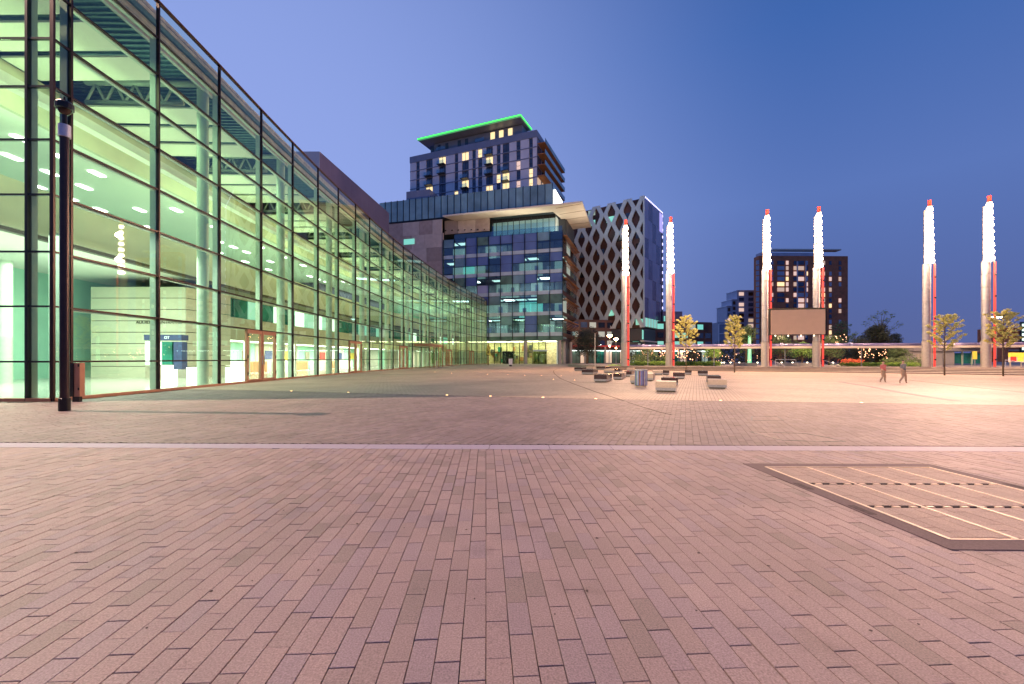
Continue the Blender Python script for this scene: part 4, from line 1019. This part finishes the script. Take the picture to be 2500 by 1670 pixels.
# canopy
cp = [(-16.5, 103.3), (15.2, 93.9), (20.4, 111.6), (14.5, 114.0), (11.5, 104.0), (9.4, 99.9), (-14, 106.6)]
MB().prism(cp, 35.0, 35.35).build('canopy_roof', M['canopy'], office)
for q in range(4):
    f0 = q/4; A_ = Vector((9.7, 97.0)).lerp(Vector((15.0, 113.5)), f0+.02); B_ = Vector((15.0, 94.2)).lerp(Vector((20.2, 111.4)), f0+.02)
    fr = Fr(A_, B_-A_, (0, 1)); box('canopy_rib', fr, (0, (B_-A_).length, 0, .12, 34.94, 34.995), mat('canopy joint', (.35, .26, .2), .6), office)
area('terrace_uplight', (0, 99, 31.0), 24, 1.5, 700, (1, .93, .72), (math.pi, 0, .29)); area('canopy_uplight', (17, 100, 29.5), 2, 10, 350, (1, .84, .66), (math.pi, 0, 0))
# side face: louvres and balconies with orange light put into their colour
SS = 18.0
for k in range(5):
    z = Z0+FH*k
    for c in range(4): box('side_pane', osd, (c*SS/4+.05, (c+1)*SS/4-.05, 0, .05, z+1.2, z+3.6), R.choice((M['off_glass'], M['darkroom'], M['greenroom'], M['win_dim'])), office)
    box('side_spandrel', osd, (0.1, SS, 0, .08, z+.3, z+1.17), M['brown'], office)
    box('side_balcony', osd, (.3, SS-.2, -.9, -.02, z+FH-.75, z+FH-.62), M['orange_lou'], office)
    for q in range(5): box('orange_louvre', osd, (.3, SS-.3, -.85, -.78, z+1.9+q*.36, z+2.0+q*.36), M['orange_lou'], office)
box('side_core', osd, (7.4, SS, .6, 12, Z0, 35), M['slab'], office)
# ground floor lobby
box('lobby_back', of, (.8, OL+9, 6.2, 6.6, 0, Z0-.6), mat('lobby wall', (.58, .54, .36), .7, 0, .4, 2.5), office)
for q in range(44):
    a_ = R.uniform(5, OL); z_ = R.uniform(.1, 3.4); box('lobby_shelf', of, (a_, a_+R.uniform(.3, 1.2), R.uniform(4.6, 6.0), 6.15, z_, z_+R.uniform(.3, 1.3)), R.choice((M['ledge'], M['green_gl'], M['orange_lou'], M['white_in'], M['concrete'], M['slab'])), office)
for q in range(7): box('lobby_light', of, (2+q*4, 5+q*4, 1.5, 5.5, Z0-.70, Z0-.62), M['lobby'], office)
nb = 16
for c in range(nb):
    a0 = 4.4+(OL-4.4)*c/nb; a1 = 4.4+(OL-4.4)*(c+1)/nb
    box('lobby_pane', of, (a0+.04, a1-.04, 2.0, 2.05, .1, Z0-.6), glass('lobby glass', (.9, .97, .85), 1.4) if c == 0 else bpy.data.materials['lobby glass'], office)
    box('lobby_mullion', of, (a0-.08, a0+.08, 1.85, 2.0, 0, Z0-.6), M['frame_black'], office)
box('lobby_transom', of, (7.6, OL, 1.9, 1.99, 2.6, 2.7), M['frame_black'], office)
for px in (1283, 1366): 
    s = of.s_of(px, .3); q = of.p(s, .3); MB().lathe((q.x, q.y, 0), [(.42, 0), (.42, Z0-.56)], 18).build('column', M['concrete'], office, smooth=True)
for px, Y in ((1377, 104), (1393, 110)): MB().lathe((X(px, Y), Y, 0), [(.42, 0), (.42, Z0-.56)], 18).build('column', M['concrete'], office, smooth=True)
box('revolving_door', of, (of.s_of(1335, 1.5), of.s_of(1303, 1.5), .9, 1.9, 0, 2.9), glass('dark door glass', (.35, .4, .3), 1.5), office)
box('door_header', of, (of.s_of(1335, 1.5), of.s_of(1303, 1.5), .8, 1.95, 2.92, 3.3), M['spandrel'], office)
box('dark_portal', of, (of.s_of(1251, 1.5), of.s_of(1224, 1.5), 2.4, 3.4, 0, 3.0), M['darkroom'], office)
box('side_lobby', osd, (3, 17, 2.0, 2.1, 0, Z0-.6), M['win_dim'], office)
# low wing to the right of the office, with a bright white strip
lw = thing('low_wing', (18, 118, 0), 'low brown glazed wing with bright white light strip below the lattice block', 'building')
fw = Fr((13, 112), (50, 12), (0, 1)); WL = 45
box('body', fw, (0, WL, .4, 12, 0, 11.5), M['brown'], lw)
for k in range(3):
    for c in range(18):
        if R.random() < .75: box('window', fw, (c*2.5+.2, c*2.5+2.0, .3, .39, 4.6+k*2.4, 6.0+k*2.4), R.choice((M['off_glass'], M['win_dim'], M['apt_win'], M['darkroom'], M['win_teal'])), lw)
box('red_band', fw, (3, WL-16, -1.4, .2, 4.3, 4.7), mat('red fascia', (.35, .03, .03), .5, emis=(1, .08, .06), es=.25), lw)
box('light_strip', fw, (0, WL, -1.6, -1.3, 3.22, 3.36), M['strip_white'], lw)
box('shop_canopy', fw, (0, WL, -1.8, .3, 3.44, 3.6), M['slab'], lw)
for c in range(20): box('shop_window', fw, (c*2.25+.1, c*2.25+2.1, -1.0, -.95, .1, 3.1), [M['win_warm2'], M['greenroom'], M['win_dim'], M['greenroom'], M['apt_win'], M['green_gl'], M['win_warm2'], M['darkroom']][(c*3+c//4) % 8], lw)
for c in range(41): box('shop_mullion', fw, (c*1.12-.05, c*1.12+.03, -1.1, -1.0, .05, 3.1), M['frame_black'], lw)
for c in range(9): box('shop_column', fw, (c*5.4-.2, c*5.4+.2, -2.6, -2.2, 0, 4.3), M['concrete'], lw)

# ================================================================== LATTICE BLOCK
lcn = Vector((33.5, 110.0)); lf_ = Fr(lcn, (-1430, 1060)); lsd = Fr(lcn, (754, 1060), (-1, 0))
lat = thing('lattice_block', (33.5, 110, 0), 'brown office block wrapped in a pale diamond lattice, purple glass side', 'building')
LT, LB_ = 42.6, 9.2; LL = 24.4
box('body', lf_, (.3, LL+4, .6, 16, LB_, LT-.4), M['brown'], lat)
nw, nh = 5.5, 6; dw = LL/nw; dh = (LT-LB_)/nh
rn = random.Random(3)
for k in range(12):
    for c in range(9):
        if rn.random() < .35: box('window', lf_, (c*2.7+.3, c*2.7+2.4, .52, .59, LB_+k*2.78+.7, LB_+k*2.78+2.2), rn.choices((M['apt_win'], M['win_dim'], M['win_teal'], M['darkroom']), (5, 2, 1 if k > 3 else 3, 4))[0], lat)
for i in range(int(nw*2)+1):
    for k in range(nh*2):
        # zigzag columns: node x alternates between i and i+1
        if (i+k) % 2 == 0: s0, s1 = i, i+1
        else: s0, s1 = i+1, i
        if max(s0, s1) > nw*2: continue
        hw = .58; a0, a1 = (s*dw/2+(hw if s == i else -hw) for s in (s0, s1)); z0, z1 = LB_+k*dh/2, LB_+(k+1)*dh/2
        q = []
        for n_ in (0, .3):
            for (aa, zz) in ((a0-hw, z0), (a0+hw, z0), (a0+hw*.95, z0+.35), (a1+hw, z1-.35), (a1+hw, z1), (a1-hw, z1), (a1-hw*.95, z1-.35), (a0-hw, z0+.35)): q.append(tuple(lf_.p(max(aa, -.02), n_, zz)))
        mb = MB(); mb.v = q; mb.f = [tuple(range(8)), tuple(range(15, 7, -1))]+[(j, (j+1) % 8, 8+(j+1) % 8, 8+j) for j in range(8)]; mb.mi = [0]*10
        mb.build('lattice_bar', M['lattice'], lat)
# corner edge strip and side
box('corner_strip', lsd, (-.05, .25, -.05, .3, LB_, LT), M['lattice'], lat)
SW = 16.4
for c in range(5):
    for k in range(6): box('side_panel', lsd, (.3+c*3.2, .3+c*3.2+3.15, .02, .3, LB_+2.6+k*5.1, LB_+2.6+k*5.1+5.05), M['bluepanel'] if (c+k) % 3 else mat('purple cladding', (.12, .10, .20), .25, .3, .2, .3) if 'purple cladding' not in bpy.data.materials else bpy.data.materials['purple cladding'], lat)
for c in range(14): box('side_window', lsd, (.4+c*1.15, 1.3+c*1.15, .0, .3, LB_+.3, LB_+2.5), M['win_teal'] if c % 2 else M['win_dim'], lat)
for q in range(14): box('roof_led', lsd, (.8+q*1.1, 1.3+q*1.1, -.06, -.0, LT-.35, LT-.05), M['blue_led'], lat)
for q in range(16): box('corner_led', lsd, (15.4, 15.8, -.06, .0, LB_+2+q*2, LB_+2.7+q*2), M['blue_led'], lat)
for q in range(3): box('top_led', lsd, (12.8+q, 13.6+q, -.06, 0, LT-6, LT-.8), mat('led wash', (.3, .25, .5), .5, emis=(.5, .45, 1), es=.9) if q == 0 else bpy.data.materials['led wash'], lat)
# lower storeys under the lattice
for k, (z0, z1) in enumerate(((5.9, 9.0), (3.4, 5.6))):
    box('lower_storey', lf_, (.5, LL, 1.2+k, 10, z0, z1), M['slab'], lat); box('lower_storey', lsd, (.5, 20, .8+k, 10, z0, z1), M['slab'], lat)
    for c in range(9): box('lower_window', lf_, (.6+c*2.6, 2.9+c*2.6, 1.05+k, 1.18+k, z0+.3, z1-.5), rn.choice((M['win_dim'], M['apt_win'], M['win_teal'], M['darkroom'])), lat)
    for c in range(9): box('lower_window', lsd, (.6+c*2.1, 2.3+c*2.1, .66+k, .78+k, z0+.3, z1-.4), rn.choice((M['win_dim'], M['win_teal'], M['win_white'], M['apt_win'])), lat)
box('lower_band', lsd, (-.5, 20, .0, .9, 5.6, 5.9), M['canopy'], lat)
nx2 = thing('dark_annex', (52, 118, 0), 'dark low annex block right of the lattice block with lit slit windows', 'building')
fa = Fr((X(1618, 121), 121), (1, .1), (0, 1))
box('body', fa, (0, X(1668, 121)-X(1618, 121), 0, 12, 0, Z(760, 121)), M['studio'], nx2)
for c, (u0, u1, y0, y1) in enumerate(((1621, 1624, 772, 790), (1621, 1624, 802, 820), (1646, 1650, 795, 830), (1652, 1655, 795, 830))):
    box('window', Fr((X(u0, 120.6), 120.6+.3*0), (1, .1), (0, 1)), (0, X(u1, 121)-X(u0, 121), -.1, .1, Z(y1, 121), Z(y0, 121)), M['win_teal'], nx2)

# ================================================================== APARTMENT TOWER WITH GREEN ROOF
ac = Vector((6.84, 120.0)); af = Fr(ac, (-2522, 1060)); asd = Fr(ac, (419, 1060), (-1, 0))
apt = thing('apartment_tower', (ac.x, ac.y, 0), 'white and slate apartment tower with glowing green roof edge', 'building')
AL = af.s_of(1001); PT = 64.5; FL = 2.78
box('body', af, (.2, AL, .35, 22, 25, PT-1.0), M['apt_blue'], apt)
box('parapet', af, (0, AL+.1, -.05, .34, PT-1.75, PT), M['apt_blue'], apt); box('parapet', asd, (.02, 22.4, -.05, .34, PT-1.75, PT), M['apt_blue'], apt)
cols = [(1395, 1435, 'p'), (1365, 1395, 'w'), (1290, 1365, 'p'), (1258, 1290, 'w'), (1195, 1258, 'p'), (1140, 1195, 'b'), (1120, 1140, 'p'), (1090, 1120, 'w'), (1055, 1090, 'p'), (1000, 1055, 'b'), (965, 1000, 'p'), (932, 962, 'w'), (910, 932, 'p'), (882, 910, 'w'), (850, 882, 'p'), (795, 850, 'b'), (760, 795, 'p'), (732, 760, 'w'), (655, 732, 'p'), (600, 655, 'b'), (543, 600, 'p'), (490, 543, 'b'), (432, 490, 'p'), (405, 432, 'w'), (352, 405, 'p')]
litw = {(795, 0), (932, 0), (1000, 1), (600, 0), (1365, 3), (1140, 3), (1090, 3), (795, 3), (1365, 4), (1258, 4), (1140, 4), (1000, 4), (732, 4), (490, 3), (795, 5), (490, 4), (1258, 2)}
balc = {(490, 1), (490, 2), (600, 0), (600, 1), (795, 2), (795, 3), (1000, 0), (1000, 1), (1000, 2), (1140, 2), (1140, 3)}
for k in range(7):
    zt3 = PT-1.75-k*FL
    box('floor_band', af, (.02, AL, -.10, .3, zt3-.24, zt3-.02), M['apt_blue'], apt)
    for a_, b_, ty in cols:
        s1 = af.s_of(900+.287*a_); s0 = max(0, af.s_of(900+.287*b_))
        if ty == 'p': box('render_panel', af, (s0+.04, s1-.04, .0, .3, zt3-FL+.02, zt3-.27), M['apt_white'], apt)
        else:
            m_ = M['win_warm'] if (a_, k) in litw and a_ != 1258 else M['win_pink'] if (a_, k) in litw else M['apt_win']
            fw_ = box('window', af, (s0+.06, s1-.06, .15, .30, zt3-FL+.1, zt3-.42), m_, apt)
            if ty == 'b' : MB().box(af, (s0+s1)/2-.04, (s0+s1)/2+.04, .08, .149, zt3-FL+.1, zt3-.42).build('window_bar', M['frame_black'], fw_)
            else: MB().box(af, s0+.08, s1-.08, .08, .149, zt3-FL+1.0, zt3-FL+1.08).build('window_bar', M['frame_black'], fw_)
            if (a_, k) in balc:
                bb = box('balcony', af, (s0-.1, s1+.1, -1.3, -.11, zt3-FL-.15, zt3-FL+.02), M['slab'], apt)
                MB().box(af, s0-.1, s1+.1, -1.3, -1.26, zt3-FL+.03, zt3-FL+1.0).build('balustrade', M['off_glass'], bb)
# side balconies
for k in range(4):
    z = PT-3.4-k*3.0
    bb = box('side_balcony', asd, (.6, 22, -2.2, -.02, z-.2, z), M['orange_lou'], apt)
    MB().box(asd, .6, 22, -2.24, -2.2, z-.18, z+1.05).build('balustrade', M['strip2'], bb)
    for c in range(5): box('side_window', asd, (1+c*4, 3.6+c*4, -.05, .30, z-2.6, z-.4), M['win_warm2'] if (k == 3 and c < 2) else M['apt_win'], apt)
# penthouse
box('penthouse', af, (5.2, AL-7.4, 2.2, 14, PT-.9, 68.1), M['apt_blue'], apt)
for px, wd, zz in ((1202, 10, 0), (1223, 10, 0), (1245, 10, 0)):
    s0 = af.s_of(px+wd*.6, 2.2); s1 = af.s_of(px-wd*.4, 2.2); box('penthouse_window', af, (s0, s1, 2.05, 2.19, 65.5, 67.7), M['win_warm'], apt)
for px in (1073, 1092, 1122, 1140, 1056): 
    s0 = af.s_of(px+3, 2.2); s1 = af.s_of(px-4, 2.2); box('penthouse_window', af, (s0, s1, 2.05, 2.19, 65.3, 67.5), M['apt_win'], apt)
for px in (1078, 1173):
    s0 = af.s_of(px+11, 1.5); s1 = af.s_of(px-11, 1.5); bb = box('balcony', af, (s0, s1, .9, 2.1, 65.0, 65.2), M['slab'], apt); MB().box(af, s0, s1, .86, .9, 65.2, 66.2).build('balustrade', M['off_glass'], bb)
RZ = 68.5
A3, B3, C3 = Vector((-29.0, 133.9)), Vector((2.3, 120.6)), Vector((5.6, 128.0)); D3 = A3+(C3-B3)
MB().prism([A3, B3, C3, D3], RZ, RZ+.5).build('roof_slab', M['apt_blue'], apt)
MB().prism([A3+Vector((.1, .1)), B3+Vector((-.1, .1)), C3-Vector((.1, .1)), D3], RZ-.12, RZ-.01).build('roof_soffit', M['apt_blue'], apt)
for a_, b_ in ((A3, B3), (B3, C3)):
    fr = Fr(a_, b_-a_, (0, 1) if a_ is A3 else (-1, 0)); L = (b_-a_).length
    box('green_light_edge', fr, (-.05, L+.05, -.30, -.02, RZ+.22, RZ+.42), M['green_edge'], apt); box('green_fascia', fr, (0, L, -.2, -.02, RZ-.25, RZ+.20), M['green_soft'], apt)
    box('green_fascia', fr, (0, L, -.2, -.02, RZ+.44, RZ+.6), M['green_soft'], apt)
mb = MB(); q = af.p(af.s_of(1246, 5), 5, RZ+.5); mb.tube(q, q+Vector((-1, 0, 2.6)), .07, n=5); mb.tube(q+Vector((-1, 0, 2.6)), q+Vector((.8, 0, 1.1)), .05, n=5); mb.build('aerial', M['black'], apt)
# ================================================================== STUDIO BOX behind the hall
st = thing('studio_box', (-25, 56.5, 0), 'dark purple windowless studio box rising behind the glass hall roof', 'building')
fs = Fr((-25, 56.5), (99, 1060), (-1, 0)); Ls = 24
box('body', fs, (.1, Ls, .3, 18, 0, 28.0), M['studio'], st)
for c in range(8): box('cladding_panel', fs, (.0+c*3, 2.98+c*3, 0, .28, 14, 28.2), M['studio'], st)
ff = Fr((-25, 56.5), (-1, 0), (0, 1))
for c in range(3): box('pale_panel', ff, (.02+c*2.4, 2.38+c*2.4, -.05, .05, 14, 28.2), M['studio_pale'], st)
# ================================================================== RIGHT: brick tower, stepped flats, station
bt = thing('brick_tower', (X(1854, 225), 225, 0), 'tall red brick apartment tower behind the screen', 'building')
fbt = Fr((X(1854, 225), 225), (1, .02), (0, 1)); x0b = X(1854, 225)
BT = Z(624, 225); box('body', fbt, (0, X(2071, 226)-x0b, .3, 5, 0, BT), M['brick'], bt)
box('parapet', fbt, (1, 34, .35, 5, BT, Z(616, 225)), M['pale_build'], bt)
box('roof_canopy', fbt, (X(1890, 225)-x0b, X(2061, 225)-x0b, 1, 5, Z(610, 226), Z(607, 226)), M['canopy'], bt)
rn = random.Random(11)
for ci, (pc, wpx, nv) in enumerate(((1885.5, 6, 0), (1907.5, 17, 0), (1923.5, 6, 0), (1943, 7, 1), (1957.5, 15, 1), (1971.5, 6, 1), (2013, 8, 0), (2030.5, 6, 0), (2054.5, 6, 0))):
    for r_ in range(15):
        yy = 641+r_*13.1
        if rn.random() < .12 and not nv: continue
        xa = X(pc-wpx/2, 225)-x0b; xb = X(pc+wpx/2, 225)-x0b; zc = Z(yy, 225)
        m_ = rn.choices((M['win_pink'], M['apt_win'], M['pale_build'], M['win_warm2'], M['win_warm']), (3, 4, 4, 3, 1.5))[0]
        box('window', fbt, (xa, xb, .1, .29, zc-1.0, zc+1.0), m_, bt)
for pc in (1947, 1968): box('balcony_frame', fbt, (X(pc-1, 225)-x0b, X(pc+1, 225)-x0b, -.6, .1, 12, BT-3), M['pale_build'], bt)
fsd = Fr((x0b, 225), (-1, .35), (0, 1))
for r_ in range(17): box('side_glazing', fsd, (.1, 1.5, -.05, .3, 6+r_*2.75, 8.2+r_*2.75), M['pale_build'], bt)

sb = thing('stepped_flats', (X(1775, 238), 238, 0), 'pale stepped block of flats left of the brick tower', 'building')
for u0, u1, yt in ((1800, 1846, 710), (1787, 1799.5, 732), (1775, 1786.5, 748)):
    fr = Fr((X(u0, 238), 238), (1, 0), (0, 1)); wd = X(u1, 238)-X(u0, 238); zt4 = Z(yt, 238)
    box('wall', fr, (0, wd, .2, 12, 0, zt4), M['pale_build'], sb); box('roof_edge', fr, (-.3, wd, -.3, 12, zt4, zt4+.35), M['apt_white'], sb)
    nn = max(1, int(wd/4.8))
    for c in range(nn):
        for r_ in range(int(zt4/2.9)-1):
            a0 = wd*(c+.2)/nn; box('window', fr, (a0, a0+min(2.6, wd*.5/nn), .0, .19, zt4-2.6-r_*2.9, zt4-.8-r_*2.9), rn.choices((M['apt_win'], M['win_warm2'], M['win_pink'], M['brown']), (6, 1, 1, 4))[0], sb)
so = thing('small_flats', (X(1754, 200), 200, 0), 'small dark flats with white frame left of the stepped block', 'building')
fr = Fr((X(1754, 200), 200), (1, 0), (0, 1)); box('body', fr, (0, 4.0, .2, 9, 0, Z(787, 200)), M['apt_blue'], so)
for z in (8, 12.5, 17): box('frame', fr, (0, 4, 0, .19, z, z+.35), M['apt_white'], so)
box('frame', fr, (0, .4, -.02, .19, 0, 17.3), M['apt_white'], so)
# tram station
sta = thing('station_building', (X(2229, 58), 58, .4), 'low concrete tram stop building behind the right masts with lit shelter', 'building')
fr = Fr((X(2229, 58), 58), (1, 0), (0, 1))
box('wall', fr, (0, X(2330, 58)-X(2229, 58), 0, 4, .4, Z(858, 58)), M['concrete'], sta); box('roof', fr, (-.2, 10.3, -.3, 5, Z(857.5, 58), Z(848, 58)), mat('station roof', (.30, .28, .27), .7), sta)
box('door', fr, (X(2237, 58)-X(2229, 58), X(2253, 58)-X(2229, 58), -.05, -.005, .4, Z(864, 58)), M['grey_fascia'], sta)
box('shelter_roof', fr, (5.8, 11.2, -1, 4, Z(856, 58)+.4, Z(856, 58)+.6), M['concrete'], sta)
for q in range(3): box('shelter_light', fr, (5.9+q*1.6, 7.2+q*1.6, 0, 1, Z(856, 58)+.05, Z(856, 58)+.22), M['ceil_light'], sta)
box('shelter_glass', fr, (5.6, 9.6, .5, .55, .6, Z(862, 58)), M['green_gl'], sta)
for q in (5.6, 6.9, 8.2, 9.6): box('shelter_post', fr, (q, q+.14, .3, .45, .4, Z(856, 58)), M['fin'], sta)
box('dark_store', Fr((X(2192, 60), 60), (1, 0), (0, 1)), (0, 1.95, 0, 3, .4, Z(853, 60)), M['slab'], sta)
for i, (px, c, lb) in enumerate(((2376, M['yellow'], 'slim yellow tram stop notice left of the last mast'), (2371, M['fin'], ''))):
    if i == 0:
        t = thing('notice_post', (X(px, 55), 55, .4), lb, 'notice'); fr2 = Fr((X(px, 55), 55), (1, 0), (0, 1)); box('board', fr2, (0, .5, 0, .1, 1.2, 2.2), c, t); box('post', fr2, (.2, .3, .02, .08, .4, 1.2), M['steel'], t)
ys_ = thing('yellow_hoarding', (X(2464, 47), 47, .4), 'yellow bannered notice board with red and yellow posters at the right edge', 'sign')
fr = Fr((X(2464, 47), 47), (1, 0), (0, 1))
box('banner', fr, (0, 2.6, 0, .1, Z(872, 47), Z(861, 47)), M['yellow'], ys_); box('panel', fr, (0, 2.6, .01, .09, Z(884, 47), Z(872.4, 47)), M['canopy'], ys_)
box('poster', fr, (.15, .75, -.03, 0.005, Z(882, 47), Z(870.6, 47)), M['redsign'], ys_); box('poster', fr, (.9, 1.5, -.03, 0.005, Z(883, 47), Z(871, 47)), M['yellow'], ys_)
for a_ in (.1, 1.3, 2.4): box('leg', fr, (a_, a_+.1, .02, .08, .4, Z(884, 47)), M['concrete'], ys_)
rb = thing('red_brick_offices', (X(2462, 150), 150, 0), 'red brick offices with teal lit windows at the right edge', 'building')
fr = Fr((X(2462, 150), 150), (1, 0), (0, 1)); box('wall', fr, (0, 16, 0, 10, 0, Z(800, 150)), M['brick'], rb)
box('glazed_stair', fr, (3.8, 9, -.5, -.02, 0, Z(786, 150)), M['slab'], rb)
for q in range(6):
    box('stair_window', fr, (4.1, 8.5, -.7, -.52, Z(797+q*11.5, 150), Z(791+q*11.5, 150)), M['win_white'], rb); box('brick_band', fr, (0, 3.7, -.15, -.01, Z(808+q*12, 150), Z(806+q*12, 150)), M['canopy'], rb)
# free-standing sign by the lobby and yellow plant
t = thing('pavement_sign', (X(1246, 72), 72, 0), 'small white freestanding sign board before the lit lobby', 'sign'); fr = Fr((X(1242, 72), 72), (1, 0), (0, 1))
box('board', fr, (0, .62, 0, .08, .25, 1.25), M['white_metal'], t); box('foot', fr, (.02, .6, -.15, .25, 0, .1), M['black'], t); box('leg', fr, (.1, .5, .02, .06, .1, .25), M['black'], t)
big_tree(1192, 84, 838, 12, 'small yellow leaved tree at the far end of the glass hall', M['leaf_gold'], 0, .45, 500, .12, False, 'tree', None)
# bollard by the vestibule
o = MB().lathe((X(1066, 57.5), 57.5, 0), [(.12, 0), (.12, .95), (.08, 1.0), (.001, 1.02)], 12).build('bollard', M['beige_stone']); tag(o, 'pale round bollard beside the glass vestibule of the hall', 'bollard')
# ================================================================== PEOPLE crossing the plaza
def person(px, py, lb, hgt, top_m, leg_m, rz, mirror=1):
    g = G(px, py); t = thing('person', g, lb, 'person', 'people crossing the plaza'); s = hgt/1.75
    def skin(name, verts, edges, rad, m, sub=2, root=0):
        me = bpy.data.meshes.new(name); me.from_pydata([(x*s*mirror, y*s, z*s) for x, y, z in verts], edges, []); me.materials.append(m)
        o = bpy.data.objects.new(name, me); COL.objects.link(o); o.parent = t
        md = o.modifiers.new('s', 'SKIN'); sb_ = o.modifiers.new('ss', 'SUBSURF'); sb_.levels = sub; sb_.render_levels = sub
        for v, r in zip(me.skin_vertices[0].data, rad): v.radius = (r*s, r*s)
        me.skin_vertices[0].data[root].use_root = True
        for p in me.polygons: p.use_smooth = True
        return o
    V = [(0, 0, .95), (0, 0, 1.15), (0, 0, 1.38), (0, 0, 1.50), (.10, 0, .90), (.24, .02, .50), (.30, .10, .08), (.40, .10, .03), (-.10, 0, .90), (-.05, 0, .50), (-.28, 0, .12), (-.20, 0, .04), (.02, .19, 1.40), (.10, .24, 1.15), (.28, .20, .98), (-.02, -.19, 1.40), (-.12, -.24, 1.14), (.02, -.22, .92), (.01, 0, 1.60), (.01, 0, 1.72)]
    E = [(0, 1), (1, 2), (2, 3), (0, 4), (4, 5), (5, 6), (6, 7), (0, 8), (8, 9), (9, 10), (10, 11), (2, 12), (12, 13), (13, 14), (2, 15), (15, 16), (16, 17), (3, 18), (18, 19)]
    r = [.13, .13, .14, .055, .09, .06, .04, .035, .09, .06, .04, .035, .05, .04, .03, .05, .04, .03, .085, .075]
    skin('body', V, E, r, M['skin'])
    skin('jacket', [(0, 0, .93), (0, 0, 1.15), (0, 0, 1.38), (0, 0, 1.47), (.02, .20, 1.40), (.10, .245, 1.15), (.24, .21, 1.01), (-.02, -.20, 1.40), (-.12, -.245, 1.14), (.0, -.225, .97)], [(0, 1), (1, 2), (2, 3), (2, 4), (4, 5), (5, 6), (2, 7), (7, 8), (8, 9)], [.15, .15, .16, .08, .07, .055, .045, .07, .055, .045], top_m)
    skin('trousers', [(0, 0, .98), (.09, .07, .88), (.24, .05, .50), (.30, .10, .13), (-.05, -.07, .88), (-.05, -.03, .50), (-.27, 0, .16)], [(0, 1), (1, 2), (2, 3), (0, 4), (4, 5), (5, 6)], [.14, .105, .075, .06, .105, .075, .06], leg_m)
    skin('hair', [(-.02, 0, 1.66), (-.01, 0, 1.75)], [(0, 1)], [.085, .08], M['hair'])
    t.rotation_euler.z = rz; return t
person(2205, 936, 'walking person in a grey top, right one of the pair on the plaza', 1.22, M['grey_cloth'], M['jeans'], 0, 1)
person(2156, 934, 'walking person in a red top, left one of the pair on the plaza', 1.16, M['pink_cloth'], M['jeans'], math.pi*.05, 1)
